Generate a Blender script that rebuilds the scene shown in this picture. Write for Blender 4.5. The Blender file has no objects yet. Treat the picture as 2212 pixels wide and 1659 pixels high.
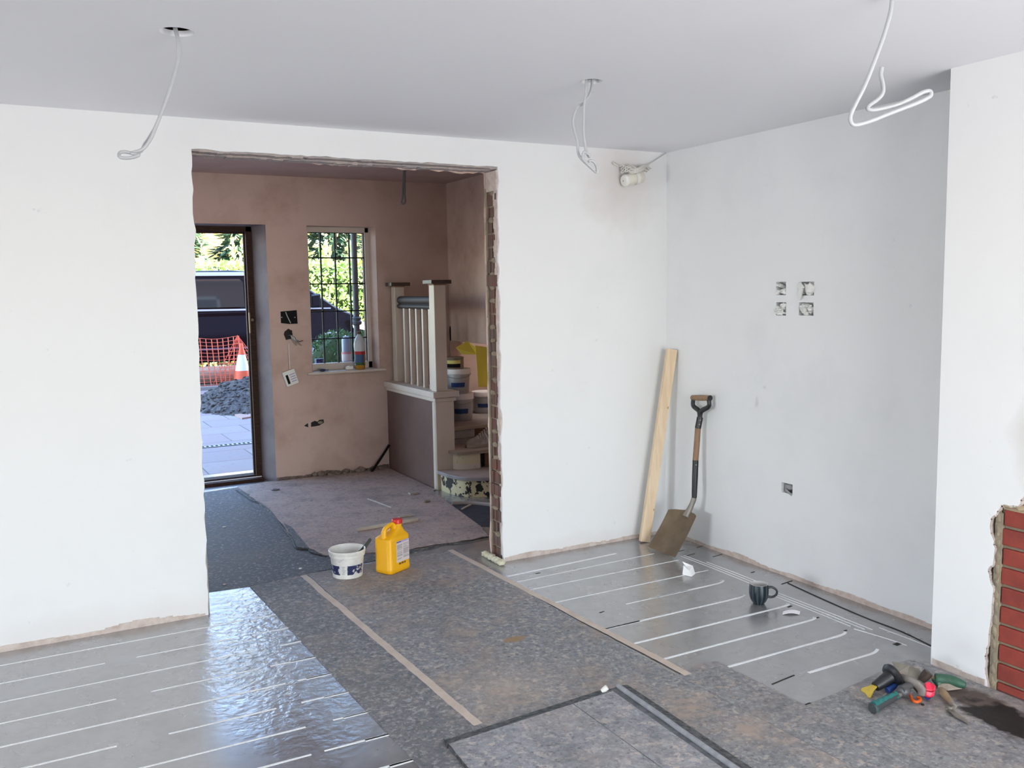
import bpy, bmesh, math, random
from mathutils import Vector, Matrix, noise
PI = math.pi
V = Vector
S = bpy.context.scene
col = S.collection

# ------------------------------------------------------------------ camera
CX, CY, CZ = -3.57117422, -4.49914342, 1.575018
YAW, PITCH, ROLL, FPX = 0.499858, -0.10465628, -0.01598212, 1938.0972
_f = V((math.sin(YAW)*math.cos(PITCH), math.cos(YAW)*math.cos(PITCH), math.sin(PITCH)))
_r0 = V((math.cos(YAW), -math.sin(YAW), 0)); _u0 = _r0.cross(_f)
_r = math.cos(ROLL)*_r0 + math.sin(ROLL)*_u0
_u = -math.sin(ROLL)*_r0 + math.cos(ROLL)*_u0
CAM = V((CX, CY, CZ))
cd = bpy.data.cameras.new('camera'); cam = bpy.data.objects.new('camera', cd); col.objects.link(cam)
cam.matrix_world = Matrix(((_r.x, _u.x, -_f.x, CX), (_r.y, _u.y, -_f.y, CY), (_r.z, _u.z, -_f.z, CZ), (0, 0, 0, 1)))
cd.sensor_width = 36; cd.lens = FPX/2212*36; cd.clip_start = 0.05; cd.clip_end = 300
S.camera = cam

# ------------------------------------------------------------------ light
S.view_settings.view_transform = 'Standard'; S.view_settings.look = 'None'
S.view_settings.exposure = 0.0; S.view_settings.gamma = 1.0; S.view_settings.use_curve_mapping = False
SUN_DIR = V((0.80, -0.25, 0.50)).normalized()
w = bpy.data.worlds.new('sky'); S.world = w; w.use_nodes = True
nt = w.node_tree; nt.nodes.clear()
sk = nt.nodes.new('ShaderNodeTexSky'); sk.sky_type = 'NISHITA'; sk.sun_disc = False
sk.sun_elevation = math.asin(SUN_DIR.z); sk.sun_rotation = math.atan2(SUN_DIR.x, SUN_DIR.y)
sk.altitude = 50; sk.air_density = 1.0; sk.dust_density = 0.6; sk.ozone_density = 1.5
bg = nt.nodes.new('ShaderNodeBackground'); bg.inputs['Strength'].default_value = 1.5
wo = nt.nodes.new('ShaderNodeOutputWorld')
nt.links.new(sk.outputs[0], bg.inputs['Color']); nt.links.new(bg.outputs[0], wo.inputs['Surface'])
sl = bpy.data.lights.new('sun', 'SUN'); sl.energy = 75.0; sl.angle = 0.01; sl.color = (1.0, 0.93, 0.80)
so = bpy.data.objects.new('sun', sl); col.objects.link(so)
so.rotation_euler = (-SUN_DIR).to_track_quat('-Z', 'Y').to_euler(); so.location = (6, -14, 12)
def area(name, loc, size, direction, energy, color):
    l = bpy.data.lights.new(name, 'AREA'); l.shape = 'RECTANGLE'; l.size, l.size_y = size; l.energy = energy; l.color = color
    o = bpy.data.objects.new(name, l); col.objects.link(o); o.location = loc
    o.rotation_euler = V(direction).to_track_quat('-Z', 'Y').to_euler(); return o
# added lamps supplying daylight at assumed openings behind the camera and at left
area('added_rear_light', (-1.55, -6.02, 1.12), (2.6, 2.05), (0, 1, 0.0), 104, (0.975, 0.98, 1.0))
area('added_side_light', (-9.90, -2.6, 1.45), (1.6, 1.3), (1, 0, 0), 165, (0.98, 0.985, 1.0))
# added lamp above the stairwell, to brighten the landing and buckets
area('added_stairwell_light', (.27, 2.28, 2.40), (.5, 1.3), (0, 0, -1), 16, (1.0, .97, .93))
# added lamp out of view on the left, to brighten the hall
area('added_hall_light', (-4.02, 1.75, 1.5), (1.3, 1.1), (1, 0, 0), 11, (.93, .95, 1.0))

# ------------------------------------------------------------------ helpers
def unray(px, py): return _f + _r*((px-1106)/FPX) - _u*((py-829.5)/FPX)
def onp(px, py, ax, val):
    d = unray(px, py); return CAM + d*((val-CAM[ax])/d[ax])
def PZ(px, py, z=0.0): return onp(px, py, 2, z)
def PY(px, py, y): return onp(px, py, 1, y)
def PX(px, py, x): return onp(px, py, 0, x)
def PD(px, py, depth): return CAM + unray(px, py)*depth
def depth(p): return (V(p)-CAM).dot(_f)

def smooth_path(pts, k=6):
    pts = [V(p) for p in pts]
    if len(pts) < 3: return pts
    out = []
    for i in range(len(pts)-1):
        p0 = pts[max(i-1, 0)]; p1 = pts[i]; p2 = pts[i+1]; p3 = pts[min(i+2, len(pts)-1)]
        for j in range(k):
            t = j/k; t2 = t*t; t3 = t2*t
            out.append(0.5*((2*p1)+(p2-p0)*t+(2*p0-5*p1+4*p2-p3)*t2+(3*p1-p0-3*p2+p3)*t3))
    out.append(pts[-1]); return out

class MB:
    def __init__(s): s.v = []; s.f = []
    def face(s, pts):
        b = len(s.v); s.v += [V(p) for p in pts]; s.f.append(tuple(range(b, b+len(pts)))); return s
    def hexa(s, p):   # 8 points: bottom 4 ccw, top 4
        b = len(s.v); s.v += [V(q) for q in p]
        s.f += [tuple(b+i for i in q) for q in ((3,2,1,0), (4,5,6,7), (0,1,5,4), (1,2,6,5), (2,3,7,6), (3,0,4,7))]; return s
    def bx(s, x0, x1, y0, y1, z0, z1):
        return s.hexa([(x0,y0,z0),(x1,y0,z0),(x1,y1,z0),(x0,y1,z0),(x0,y0,z1),(x1,y0,z1),(x1,y1,z1),(x0,y1,z1)])
    def obox(s, c, ex, ey, ez, dx, dy, dz):   # oriented box: centre, axes, full sizes
        c = V(c); ex = V(ex).normalized()*dx/2; ey = V(ey).normalized()*dy/2; ez = V(ez).normalized()*dz/2
        return s.hexa([c-ex-ey-ez, c+ex-ey-ez, c+ex+ey-ez, c-ex+ey-ez, c-ex-ey+ez, c+ex-ey+ez, c+ex+ey+ez, c-ex+ey+ez])
    def prism(s, poly, ext):
        n = len(poly); b = len(s.v); e = V(ext)
        poly = [V(p) for p in poly]
        nrm = V((0,0,0))
        for i in range(n): nrm += poly[i].cross(poly[(i+1) % n])
        if nrm.dot(e) > 0: poly = poly[::-1]
        s.v += poly + [p+e for p in poly]
        s.f.append(tuple(b+i for i in range(n))); s.f.append(tuple(b+n+i for i in range(n-1, -1, -1)))
        for i in range(n):
            j = (i+1) % n; s.f.append((b+j, b+i, b+n+i, b+n+j))
        return s
    def tube(s, pts, r, n=8, sm=True, k=6, flat=1.0):
        if sm: pts2 = smooth_path(pts, k)
        else: pts2 = [V(p) for p in pts]
        m = len(pts2)
        rr = r if isinstance(r, (list, tuple)) else [r]*m
        if len(rr) != m:
            q = len(rr)-1; rr = [rr[min(int(i/(m-1)*q), q-1)]*(1-(i/(m-1)*q-min(int(i/(m-1)*q), q-1))) + rr[min(int(i/(m-1)*q), q-1)+1]*(i/(m-1)*q-min(int(i/(m-1)*q), q-1)) for i in range(m)]
        up = None; b = len(s.v)
        for i, p in enumerate(pts2):
            t = (pts2[min(i+1, m-1)]-pts2[max(i-1, 0)])
            t = t.normalized() if t.length > 1e-9 else V((0,0,1))
            if up is None:
                a = V((0,0,1)) if abs(t.z) < .9 else V((1,0,0)); up = (a-t*a.dot(t)).normalized()
            else:
                up = up-t*up.dot(t); up = up.normalized() if up.length > 1e-6 else t.orthogonal().normalized()
            sd = t.cross(up)
            for j in range(n):
                a = 2*PI*j/n; s.v.append(p+up*math.cos(a)*rr[i]+sd*math.sin(a)*rr[i]*flat)
        for i in range(m-1):
            for j in range(n):
                j2 = (j+1) % n; s.f.append((b+i*n+j, b+i*n+j2, b+(i+1)*n+j2, b+(i+1)*n+j))
        s.f.append(tuple(b+j for j in range(n-1, -1, -1))); s.f.append(tuple(b+(m-1)*n+j for j in range(n))); return s
    def lathe(s, prof, base, axis=(0,0,1), n=32, caps=True, a0=0.0, a1=2*PI, ex=None):
        ax = V(axis).normalized(); ex = V(ex).normalized() if ex else ax.orthogonal().normalized(); ey = ax.cross(ex); base = V(base)
        full = abs(a1-a0-2*PI) < 1e-6; cnt = n if full else n+1; b = len(s.v)
        for r, h in prof:
            for j in range(cnt):
                a = a0+(a1-a0)*j/n; s.v.append(base+ax*h+ex*math.cos(a)*r+ey*math.sin(a)*r)
        for i in range(len(prof)-1):
            for j in range(n):
                j2 = (j+1) % cnt if full else j+1
                s.f.append((b+i*cnt+j, b+i*cnt+j2, b+(i+1)*cnt+j2, b+(i+1)*cnt+j))
        if caps and full:
            s.f.append(tuple(b+j for j in range(cnt-1, -1, -1))); t = b+(len(prof)-1)*cnt; s.f.append(tuple(t+j for j in range(cnt)))
        return s
    def blob(s, c, rad, seed=0, amp=.35, freq=1.6, sub=2, sq=1.0):
        bm = bmesh.new(); bmesh.ops.create_icosphere(bm, subdivisions=sub, radius=1)
        b = len(s.v); c = V(c); rad = V(rad) if not isinstance(rad, (int, float)) else V((rad,)*3)
        bm.verts.ensure_lookup_table()
        for v in bm.verts:
            d = 1+amp*noise.noise(v.co*freq+V((seed*7.3, seed*1.7, 3.1)))
            s.v.append(c+V((v.co.x*rad.x*d, v.co.y*rad.y*d, v.co.z*rad.z*d)))
        s.f += [tuple(b+v.index for v in f.verts) for f in bm.faces]; bm.free(); return s
    def leaf(s, p, d, nrm, l, wd):
        d = V(d).normalized(); sd = d.cross(V(nrm)).normalized() if d.cross(V(nrm)).length > 1e-4 else d.orthogonal().normalized()
        b = len(s.v); p = V(p)
        s.v += [p, p+d*l*.45+sd*wd, p+d*l, p+d*l*.45-sd*wd]; s.f.append((b, b+1, b+2, b+3)); return s
    def build(s, name, mat, parent=None, bev=0.0, smooth=None, seg=2, origin=None, tri=False):
        me = bpy.data.meshes.new(name); org = V(parent['_o']) if parent is not None and '_o' in parent else V((0,0,0))
        if origin is not None and parent is None: org = V(origin)
        me.from_pydata([tuple(v-org) for v in s.v], [], s.f); me.update()
        o = bpy.data.objects.new(name, me); col.objects.link(o); o.data.materials.append(mat)
        if parent is not None: o.parent = parent
        elif origin is not None: o.location = origin
        o['_o'] = tuple(org)
        if tri:
            bm = bmesh.new(); bm.from_mesh(me); bmesh.ops.triangulate(bm, faces=[f for f in bm.faces if len(f.verts) > 4]); bm.to_mesh(me); bm.free()
        if smooth is not None:
            me.polygons.foreach_set('use_smooth', [True]*len(me.polygons)); me.set_sharp_from_angle(angle=math.radians(smooth)); me.update()
        if bev:
            m = o.modifiers.new('bevel', 'BEVEL'); m.width = bev; m.segments = seg; m.limit_method = 'ANGLE'; m.angle_limit = math.radians(35)
        return o

def tag(o, label=None, cat=None, group=None, kind=None):
    if label: o['label'] = label
    if cat: o['category'] = cat
    if group: o['group'] = group
    if kind: o['kind'] = kind
    return o
def thing(name, label, cat, loc, group=None):
    o = bpy.data.objects.new(name, None); col.objects.link(o); o.location = loc; o['_o'] = tuple(V(loc)); o.empty_display_size = .05
    return tag(o, label, cat, group)
def struct(name, mb, mat, parent=None, **k):
    o = mb.build(name, mat, parent, **k); o['kind'] = 'structure'; return o
def cut(o, cutters):
    """cut boxes out of a structure's mesh"""
    mb = MB()
    for c in cutters: c(mb)
    t = mb.build('cutter', o.data.materials[0]); m = o.modifiers.new('b', 'BOOLEAN'); m.operation = 'DIFFERENCE'; m.object = t; m.solver = 'EXACT'
    dg = bpy.context.evaluated_depsgraph_get(); me = bpy.data.meshes.new_from_object(o.evaluated_get(dg))
    o.modifiers.clear(); o.data = me; bpy.data.objects.remove(t)

# ------------------------------------------------------------------ materials
def mat(name, c, rough=.6, metal=0.0, c2=None, scale=8.0, detail=5, lo=.4, hi=.62, bump=0.0, bscale=60.0, spec=.5, extra=None, emit=None, stretch=None, coat=0.0):
    m = bpy.data.materials.new(name); m.use_nodes = True; t = m.node_tree; b = t.nodes['Principled BSDF']
    b.inputs['Base Color'].default_value = (*c, 1); b.inputs['Roughness'].default_value = rough; b.inputs['Metallic'].default_value = metal
    b.inputs['Specular IOR Level'].default_value = spec; b.inputs['Coat Weight'].default_value = coat
    tc = t.nodes.new('ShaderNodeTexCoord'); src = tc.outputs['Object']
    if stretch:
        mp = t.nodes.new('ShaderNodeMapping'); mp.inputs['Scale'].default_value = stretch; t.links.new(src, mp.inputs['Vector']); src = mp.outputs[0]
    if c2 is not None:
        n = t.nodes.new('ShaderNodeTexNoise'); n.inputs['Scale'].default_value = scale; n.inputs['Detail'].default_value = detail; n.inputs['Roughness'].default_value = .6
        t.links.new(src, n.inputs['Vector'])
        r = t.nodes.new('ShaderNodeValToRGB'); r.color_ramp.elements[0].position = lo; r.color_ramp.elements[1].position = hi
        r.color_ramp.elements[0].color = (*c, 1); r.color_ramp.elements[1].color = (*c2, 1)
        t.links.new(n.outputs['Fac'], r.inputs['Fac']); t.links.new(r.outputs[0], b.inputs['Base Color'])
    if bump:
        n2 = t.nodes.new('ShaderNodeTexNoise'); n2.inputs['Scale'].default_value = bscale; n2.inputs['Detail'].default_value = 6
        t.links.new(src, n2.inputs['Vector'])
        bp = t.nodes.new('ShaderNodeBump'); bp.inputs['Strength'].default_value = bump; bp.inputs['Distance'].default_value = .004
        t.links.new(n2.outputs['Fac'], bp.inputs['Height']); t.links.new(bp.outputs[0], b.inputs['Normal'])
    if emit: b.inputs['Emission Color'].default_value = (*emit[:3], 1); b.inputs['Emission Strength'].default_value = emit[3]
    if extra: extra(t, b, src)
    return m
def mixin(t, b, fac, color, mode='MIX'):
    """lay a colour over whatever drives the base colour"""
    old = b.inputs['Base Color']; mx = t.nodes.new('ShaderNodeMix'); mx.data_type = 'RGBA'; mx.blend_type = mode
    if old.is_linked: t.links.new(old.links[0].from_socket, mx.inputs[6])
    else: mx.inputs[6].default_value = old.default_value
    if isinstance(color, tuple): mx.inputs[7].default_value = (*color, 1)
    else: t.links.new(color, mx.inputs[7])
    t.links.new(fac, mx.inputs[0]); t.links.new(mx.outputs[2], b.inputs['Base Color'])
def nz(t, src, scale, detail=4, lo=.4, hi=.6, rough=.6):
    n = t.nodes.new('ShaderNodeTexNoise'); n.inputs['Scale'].default_value = scale; n.inputs['Detail'].default_value = detail; n.inputs['Roughness'].default_value = rough
    t.links.new(src, n.inputs['Vector'])
    r = t.nodes.new('ShaderNodeMapRange'); r.inputs[1].default_value = lo; r.inputs[2].default_value = hi; r.clamp = True
    t.links.new(n.outputs['Fac'], r.inputs[0]); return r.outputs[0]
def mth(t, op, a, bb):
    m = t.nodes.new('ShaderNodeMath'); m.operation = op; m.use_clamp = True
    for i, q in enumerate((a, bb)):
        if isinstance(q, (int, float)): m.inputs[i].default_value = q
        else: t.links.new(q, m.inputs[i])
    return m.outputs[0]
def spot(t, src, c, rad, soft=.5, sc=(1,1,1), wob=.25, wscale=9):
    """mask: 1 inside an irregular blot of the given radius"""
    mp = t.nodes.new('ShaderNodeMapping'); mp.inputs['Location'].default_value = [-c[i]*sc[i] for i in range(3)]; mp.inputs['Scale'].default_value = sc
    t.links.new(src, mp.inputs['Vector'])
    ln = t.nodes.new('ShaderNodeVectorMath'); ln.operation = 'LENGTH'; t.links.new(mp.outputs[0], ln.inputs[0])
    n = t.nodes.new('ShaderNodeTexNoise'); n.inputs['Scale'].default_value = wscale; n.inputs['Detail'].default_value = 5; t.links.new(src, n.inputs['Vector'])
    a = t.nodes.new('ShaderNodeMath'); a.operation = 'MULTIPLY_ADD'; a.inputs[1].default_value = wob*rad*2; t.links.new(n.outputs['Fac'], a.inputs[0]); t.links.new(ln.outputs['Value'], a.inputs[2])
    r = t.nodes.new('ShaderNodeMapRange'); r.inputs[1].default_value = rad*(1+wob); r.inputs[2].default_value = rad*(1+wob)*(1-soft); r.clamp = True
    t.links.new(a.outputs[0], r.inputs[0]); return r.outputs[0]

def ex_backwall(t, b, s):
    mixin(t, b, mth(t, 'MULTIPLY', spot(t, s, (-.36, 0, 2.20), .34, .85, wob=.35), .75), (.60, .53, .50))
    mixin(t, b, mth(t, 'MULTIPLY', nz(t, s, 1.3, 6, .52, .75), .16), (.55, .56, .58))
    mixin(t, b, mth(t, 'MULTIPLY', nz(t, s, 14, 3, .70, .76), .35), (.50, .50, .50))
    mixin(t, b, mth(t, 'MULTIPLY', spot(t, s, (-3.2, 0, 0.02), .14, .9, (.12, 1, 1), .4, 7), .35), (.60, .50, .45))
    mixin(t, b, mth(t, 'MULTIPLY', spot(t, s, (-.6, 0, 0.0), .11, .9, (.18, 1, 1), .4, 7), .45), (.66, .54, .48))
def ex_rightwall(t, b, s):
    mixin(t, b, mth(t, 'MULTIPLY', nz(t, s, 1.6, 6, .50, .72), .20), (.52, .54, .56))
    mixin(t, b, mth(t, 'MULTIPLY', spot(t, s, (0, -.80, .93), .018, .8, (1, 1, .45), .6, 40), .55), (.38, .38, .38))
    mixin(t, b, mth(t, 'MULTIPLY', spot(t, s, (0, -.86, 1.02), .02, .8, (1, 1, 1.6), .8, 60), .4), (.40, .40, .40))
    mixin(t, b, mth(t, 'MULTIPLY', nz(t, s, 16, 3, .71, .76), .3), (.50, .50, .50))
def ex_chimney(t, b, s):
    mixin(t, b, mth(t, 'MULTIPLY', spot(t, s, (-.345, -2.66, .98), .20, .55, (1, 1, .9), .25, 6), .55), (.46, .37, .33))
    mixin(t, b, mth(t, 'MULTIPLY', spot(t, s, (-.345, -2.30, .12), .10, .9, (1, .6, 1), .5, 8), .30), (.50, .46, .46))
    mixin(t, b, mth(t, 'MULTIPLY', nz(t, s, 18, 3, .71, .76), .3), (.50, .50, .50))
    mixin(t, b, mth(t, 'MULTIPLY', nz(t, s, 1.3, 6, .5, .75), .10), (.60, .61, .63))
WHITE = (.80, .805, .81)
M_back = mat('mist_coat_plaster_back', WHITE, .85, bump=.25, bscale=18, extra=ex_backwall, spec=.25)
M_right = mat('mist_coat_plaster_right', (.78, .79, .80), .85, bump=.25, bscale=18, extra=ex_rightwall, spec=.25)
M_chim = mat('mist_coat_plaster_chimney', (.82, .82, .825), .85, bump=.2, bscale=18, extra=ex_chimney, spec=.25)
M_ceil = mat('ceiling_paint', (.85, .85, .885), .9, bump=.1, bscale=14, spec=.2)
M_white = mat('plain_white_wall', (.80, .80, .80), .85)
M_dimwall = mat('dimmed_unseen_wall', (.46, .45, .45), .9)  # for unseen walls, darkened to weaken their bounce light
def ex_pink(t, b, s):
    mixin(t, b, mth(t, 'MULTIPLY', nz(t, s, 2.4, 7, .46, .66), .75), (.42, .285, .225))
    mixin(t, b, mth(t, 'MULTIPLY', nz(t, s, 1.1, 5, .5, .66), .5), (.65, .51, .45))
    mixin(t, b, mth(t, 'MULTIPLY', nz(t, s, 40, 3, .62, .72), .25), (.74, .60, .54))
M_pink = mat('bare_pink_plaster', (.59, .435, .375), .82, bump=.2, bscale=22, extra=ex_pink, spec=.3)
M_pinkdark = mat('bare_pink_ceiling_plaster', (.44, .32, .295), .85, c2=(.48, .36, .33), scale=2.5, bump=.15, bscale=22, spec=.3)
M_pinkedge = mat('broken_plaster_edge', (.62, .53, .48), .9, c2=(.50, .40, .35), scale=22, bump=.6, bscale=90)
M_greyplaster = mat('grey_lintel_plaster', (.34, .31, .31), .9, c2=(.44, .37, .34), scale=14, bump=.5, bscale=50)

def ex_foil(t, b, s):
    dust = nz(t, s, 1.7, 4, .20, .85); fine = nz(t, s, 9, 5, .30, .85)
    d2 = mth(t, 'MULTIPLY', dust, .55); d3 = mth(t, 'ADD', d2, mth(t, 'MULTIPLY', fine, .12))
    mixin(t, b, d3, (.37, .365, .36))
    mixin(t, b, mth(t, 'MULTIPLY', nz(t, s, 4.5, 3, .52, .78, .5), .35), (.30, .30, .30))
    mt = mth(t, 'SUBTRACT', .92, d3); t.links.new(mt, b.inputs['Metallic'])
    rg = mth(t, 'ADD', .16, mth(t, 'MULTIPLY', d3, .30)); t.links.new(rg, b.inputs['Roughness'])
    # dents and wrinkles in the foil: the sheet by the opening is crumpled, the rest nearly flat
    n1 = t.nodes.new('ShaderNodeTexNoise'); n1.inputs['Scale'].default_value = 26; n1.inputs['Detail'].default_value = 5; n1.inputs['Distortion'].default_value = .4; t.links.new(s, n1.inputs['Vector'])
    n2 = t.nodes.new('ShaderNodeTexNoise'); n2.inputs['Scale'].default_value = 5; n2.inputs['Detail'].default_value = 4; t.links.new(s, n2.inputs['Vector'])
    cr = spot(t, s, (-2.72, -.5, 0), .42, .6, (1, .33, 1), .2, 5)
    k = t.nodes.new('ShaderNodeMath'); k.operation = 'MULTIPLY_ADD'; k.inputs[1].default_value = .9; k.inputs[2].default_value = .02; t.links.new(cr, k.inputs[0])
    b1 = t.nodes.new('ShaderNodeBump'); b1.inputs['Distance'].default_value = .009; t.links.new(k.outputs[0], b1.inputs['Strength']); t.links.new(n1.outputs['Fac'], b1.inputs['Height'])
    b2 = t.nodes.new('ShaderNodeBump'); b2.inputs['Distance'].default_value = .01; b2.inputs['Strength'].default_value = .12; t.links.new(n2.outputs['Fac'], b2.inputs['Height']); t.links.new(b1.outputs[0], b2.inputs['Normal'])
    t.links.new(b2.outputs[0], b.inputs['Normal'])
M_foil = mat('foil_faced_floor_panel', (.46, .455, .465), .25, .85, extra=ex_foil)
M_channel = mat('channel_filler', (.83, .84, .85), .5, bump=.5, bscale=120)
M_black = mat('matt_black', (.012, .012, .013), .9, spec=.15)
M_dark = mat('dark_recess', (.02, .018, .017), .9)

def board_mat(name, base, mid, fleck, fa=.75, dust=None, da=.0, seed=0.0, stain=None, st=None):
    def ex(t, b, s):
        mp = t.nodes.new('ShaderNodeMapping'); mp.inputs['Location'].default_value = (seed, seed*.7, 0); mp.inputs['Rotation'].default_value = (0, 0, .3); t.links.new(s, mp.inputs['Vector']); s2 = mp.outputs[0]
        mixin(t, b, nz(t, s2, 34, 5, .42, .60, .7), mid)
        mixin(t, b, mth(t, 'MULTIPLY', nz(t, s2, 75, 3, .60, .67, .6), .55), (.46, .44, .42))
        mixin(t, b, mth(t, 'MULTIPLY', nz(t, s2, 24, 5, .555, .61, .68), fa), fleck)
        mixin(t, b, mth(t, 'MULTIPLY', nz(t, s2, 40, 4, .55, .63, .65), .55), (.46, .455, .46))
        mixin(t, b, mth(t, 'MULTIPLY', nz(t, s2, 52, 4, .55, .68, .6), .7), (.085, .09, .10))
        mixin(t, b, mth(t, 'MULTIPLY', nz(t, s2, 4.5, 6, .48, .68, .65), .45), (.11, .115, .125))
        if dust: mixin(t, b, mth(t, 'MULTIPLY', mth(t, 'MULTIPLY', nz(t, s2, 2.4, 8, .47, .62, .7), nz(t, s2, 20, 4, .3, .6)), da), dust)
        if stain:
            for a in stain: mixin(t, b, mth(t, 'MULTIPLY', spot(t, s, a[0], a[1], a[2], a[3], a[4], a[5]), a[6]), a[7])
    return mat(name, base, .7, bump=.25, bscale=160, extra=ex, spec=.35, stretch=st)
BG, BM, BF = (.20, .20, .212), (.28, .28, .29), (.50, .42, .37)
M_boardA = board_mat('speckled_board_dusty', BG, BM, BF, .75, (.40, .31, .255), .9, 1.0, [((-1.70, -1.06, 0), .055, .25, (.75, 1.6, 1), .35, 22, .9, (.33, .21, .11)), ((-1.85, .28, 0), .42, .8, (.6, 1.3, 1), .3, 5, .6, (.34, .26, .21)), ((-1.95, -1.45, 0), .30, .9, (.8, 1.2, 1), .5, 12, .55, (.50, .41, .34))])
M_boardB = board_mat('speckled_board_grey', (.155, .155, .168), (.215, .215, .225), BF, .45, (.30, .25, .21), .5, 5.0)
M_boardC = board_mat('speckled_board_fresh', BG, BM, (.48, .39, .33), .7, (.42, .33, .28), .5, 9.0)
M_boardE = board_mat('speckled_board_pale', (.25, .25, .27), (.34, .34, .36), (.55, .47, .43), .75, (.42, .36, .33), .5, 13.0)
M_boardD = board_mat('speckled_board_stained', BG, BM, (.46, .39, .34), .65, (.42, .36, .32), .6, 17.0, [(tuple(PZ(2098, 1508)), .13, .25, (1.4, .8, 1), .5, 16, .85, (.075, .048, .036)), (tuple(PZ(2182, 1560)), .145, .15, (1.2, .7, 1), .7, 13, .97, (.012, .010, .009))])
M_slate = board_mat('slate_underlay', (.10, .105, .12), (.125, .13, .14), (.17, .16, .155), .4, (.20, .18, .17), .6, 21.0)
M_hallboard = board_mat('dusty_hall_board', (.42, .325, .285), (.46, .36, .315), (.48, .385, .335), .4, (.52, .41, .35), .6, 25.0)
M_edge = mat('dark_board_edge', (.035, .038, .043), .8, c2=(.12, .125, .13), scale=50)
M_tape = mat('beige_masking_tape', (.60, .50, .42), .65, c2=(.53, .435, .365), scale=9, bump=.2, bscale=80)

M_redbrick = mat('red_brick', (.30, .048, .030), .75, c2=(.22, .035, .025), scale=9, bump=.3, bscale=90)
M_oldbrick = mat('old_brown_brick', (.135, .090, .075), .9, c2=(.17, .072, .052), scale=5, bump=.8, bscale=60)
M_mortar = mat('sandy_mortar', (.40, .31, .20), .95, c2=(.30, .24, .165), scale=20, bump=.7, bscale=70)
M_mortar2 = mat('grey_brown_mortar', (.30, .245, .17), .95, c2=(.24, .20, .15), scale=20, bump=.6, bscale=70)
M_cable = mat('white_cable', (.50, .51, .53), .35)
M_greycable = mat('grey_cable', (.16, .15, .15), .5)
M_offwhite = mat('cream_white_plastic', (.76, .75, .70), .5)
M_lead_in = mat('cream_flex', (.66, .64, .60), .5)
M_paper = mat('white_paper', (.90, .90, .91), .8)
M_tissue = mat('crumpled_tissue', (.78, .78, .76), .9)
def ex_pine(t, b, s):
    mixin(t, b, mth(t, 'MULTIPLY', nz(t, s, 40, 3, .70, .74), .8), (.20, .09, .04))
M_pine = mat('pine_timber', (.80, .63, .44), .6, c2=(.72, .54, .35), scale=3, stretch=(14, 14, 1.2), extra=None)
M_pineend = mat('pine_end_grain', (.50, .30, .15), .7)
M_blade = mat('dusty_steel_blade', (.185, .135, .085), .65, .25, c2=(.14, .10, .062), scale=7, bump=.2, bscale=50)
M_blackpaint = mat('black_paint_metal', (.014, .015, .017), .35)
M_tangsteel = mat('bare_steel', (.30, .27, .24), .5, .6)
M_ash = mat('ash_wood', (.30, .185, .11), .65, c2=(.23, .135, .08), scale=4, stretch=(20, 20, 2))
def ex_mug(t, b, s):
    ge = t.nodes.new('ShaderNodeSeparateXYZ'); t.links.new(s, ge.inputs[0])
    a = t.nodes.new('ShaderNodeMath'); a.operation = 'ARCTAN2'; t.links.new(ge.outputs[1], a.inputs[0]); t.links.new(ge.outputs[0], a.inputs[1])
    m = t.nodes.new('ShaderNodeMath'); m.operation = 'MULTIPLY'; m.inputs[1].default_value = 12; t.links.new(a.outputs[0], m.inputs[0])
    sn = t.nodes.new('ShaderNodeMath'); sn.operation = 'SINE'; t.links.new(m.outputs[0], sn.inputs[0])
    r = t.nodes.new('ShaderNodeMapRange'); r.inputs[1].default_value = .1; r.inputs[2].default_value = .5; t.links.new(sn.outputs[0], r.inputs[0])
    mixin(t, b, r.outputs[0], (.035, .06, .072))
M_mug = mat('dark_teal_striped_glaze', (.008, .012, .018), .3, extra=ex_mug)
M_mugplain = mat('dark_glaze', (.010, .013, .018), .3)
M_mugin = mat('pale_grey_glaze', (.55, .53, .53), .3)
M_yellow = mat('yellow_plastic', (.86, .43, .004), .42)
M_red = mat('red_plastic', (.62, .02, .015), .4)
M_label = mat('pale_label', (.68, .60, .58), .6)
M_ink = mat('grey_print', (.25, .22, .26), .7)
M_lilac = mat('lilac_print', (.30, .25, .50), .6)
M_darkprint = mat('dark_print', (.10, .06, .02), .7)
M_tub = mat('white_tub_plastic', (.76, .75, .71), .45, c2=(.64, .63, .60), scale=11)
def ex_tubl(t, b, s):
    mixin(t, b, nz(t, s, 32, 5, .53, .56), (.60, .60, .58))
M_tublabel = mat('navy_scuffed_label', (.012, .02, .085), .5, extra=ex_tubl)
M_plasterwet = mat('grey_residue', (.46, .47, .48), .8)
M_handle = mat('black_brush_handle', (.02, .02, .018), .5)
M_foam = mat('expanding_foam', (.70, .66, .50), .9, c2=(.58, .54, .38), scale=20, bump=.6, bscale=60)

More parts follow.
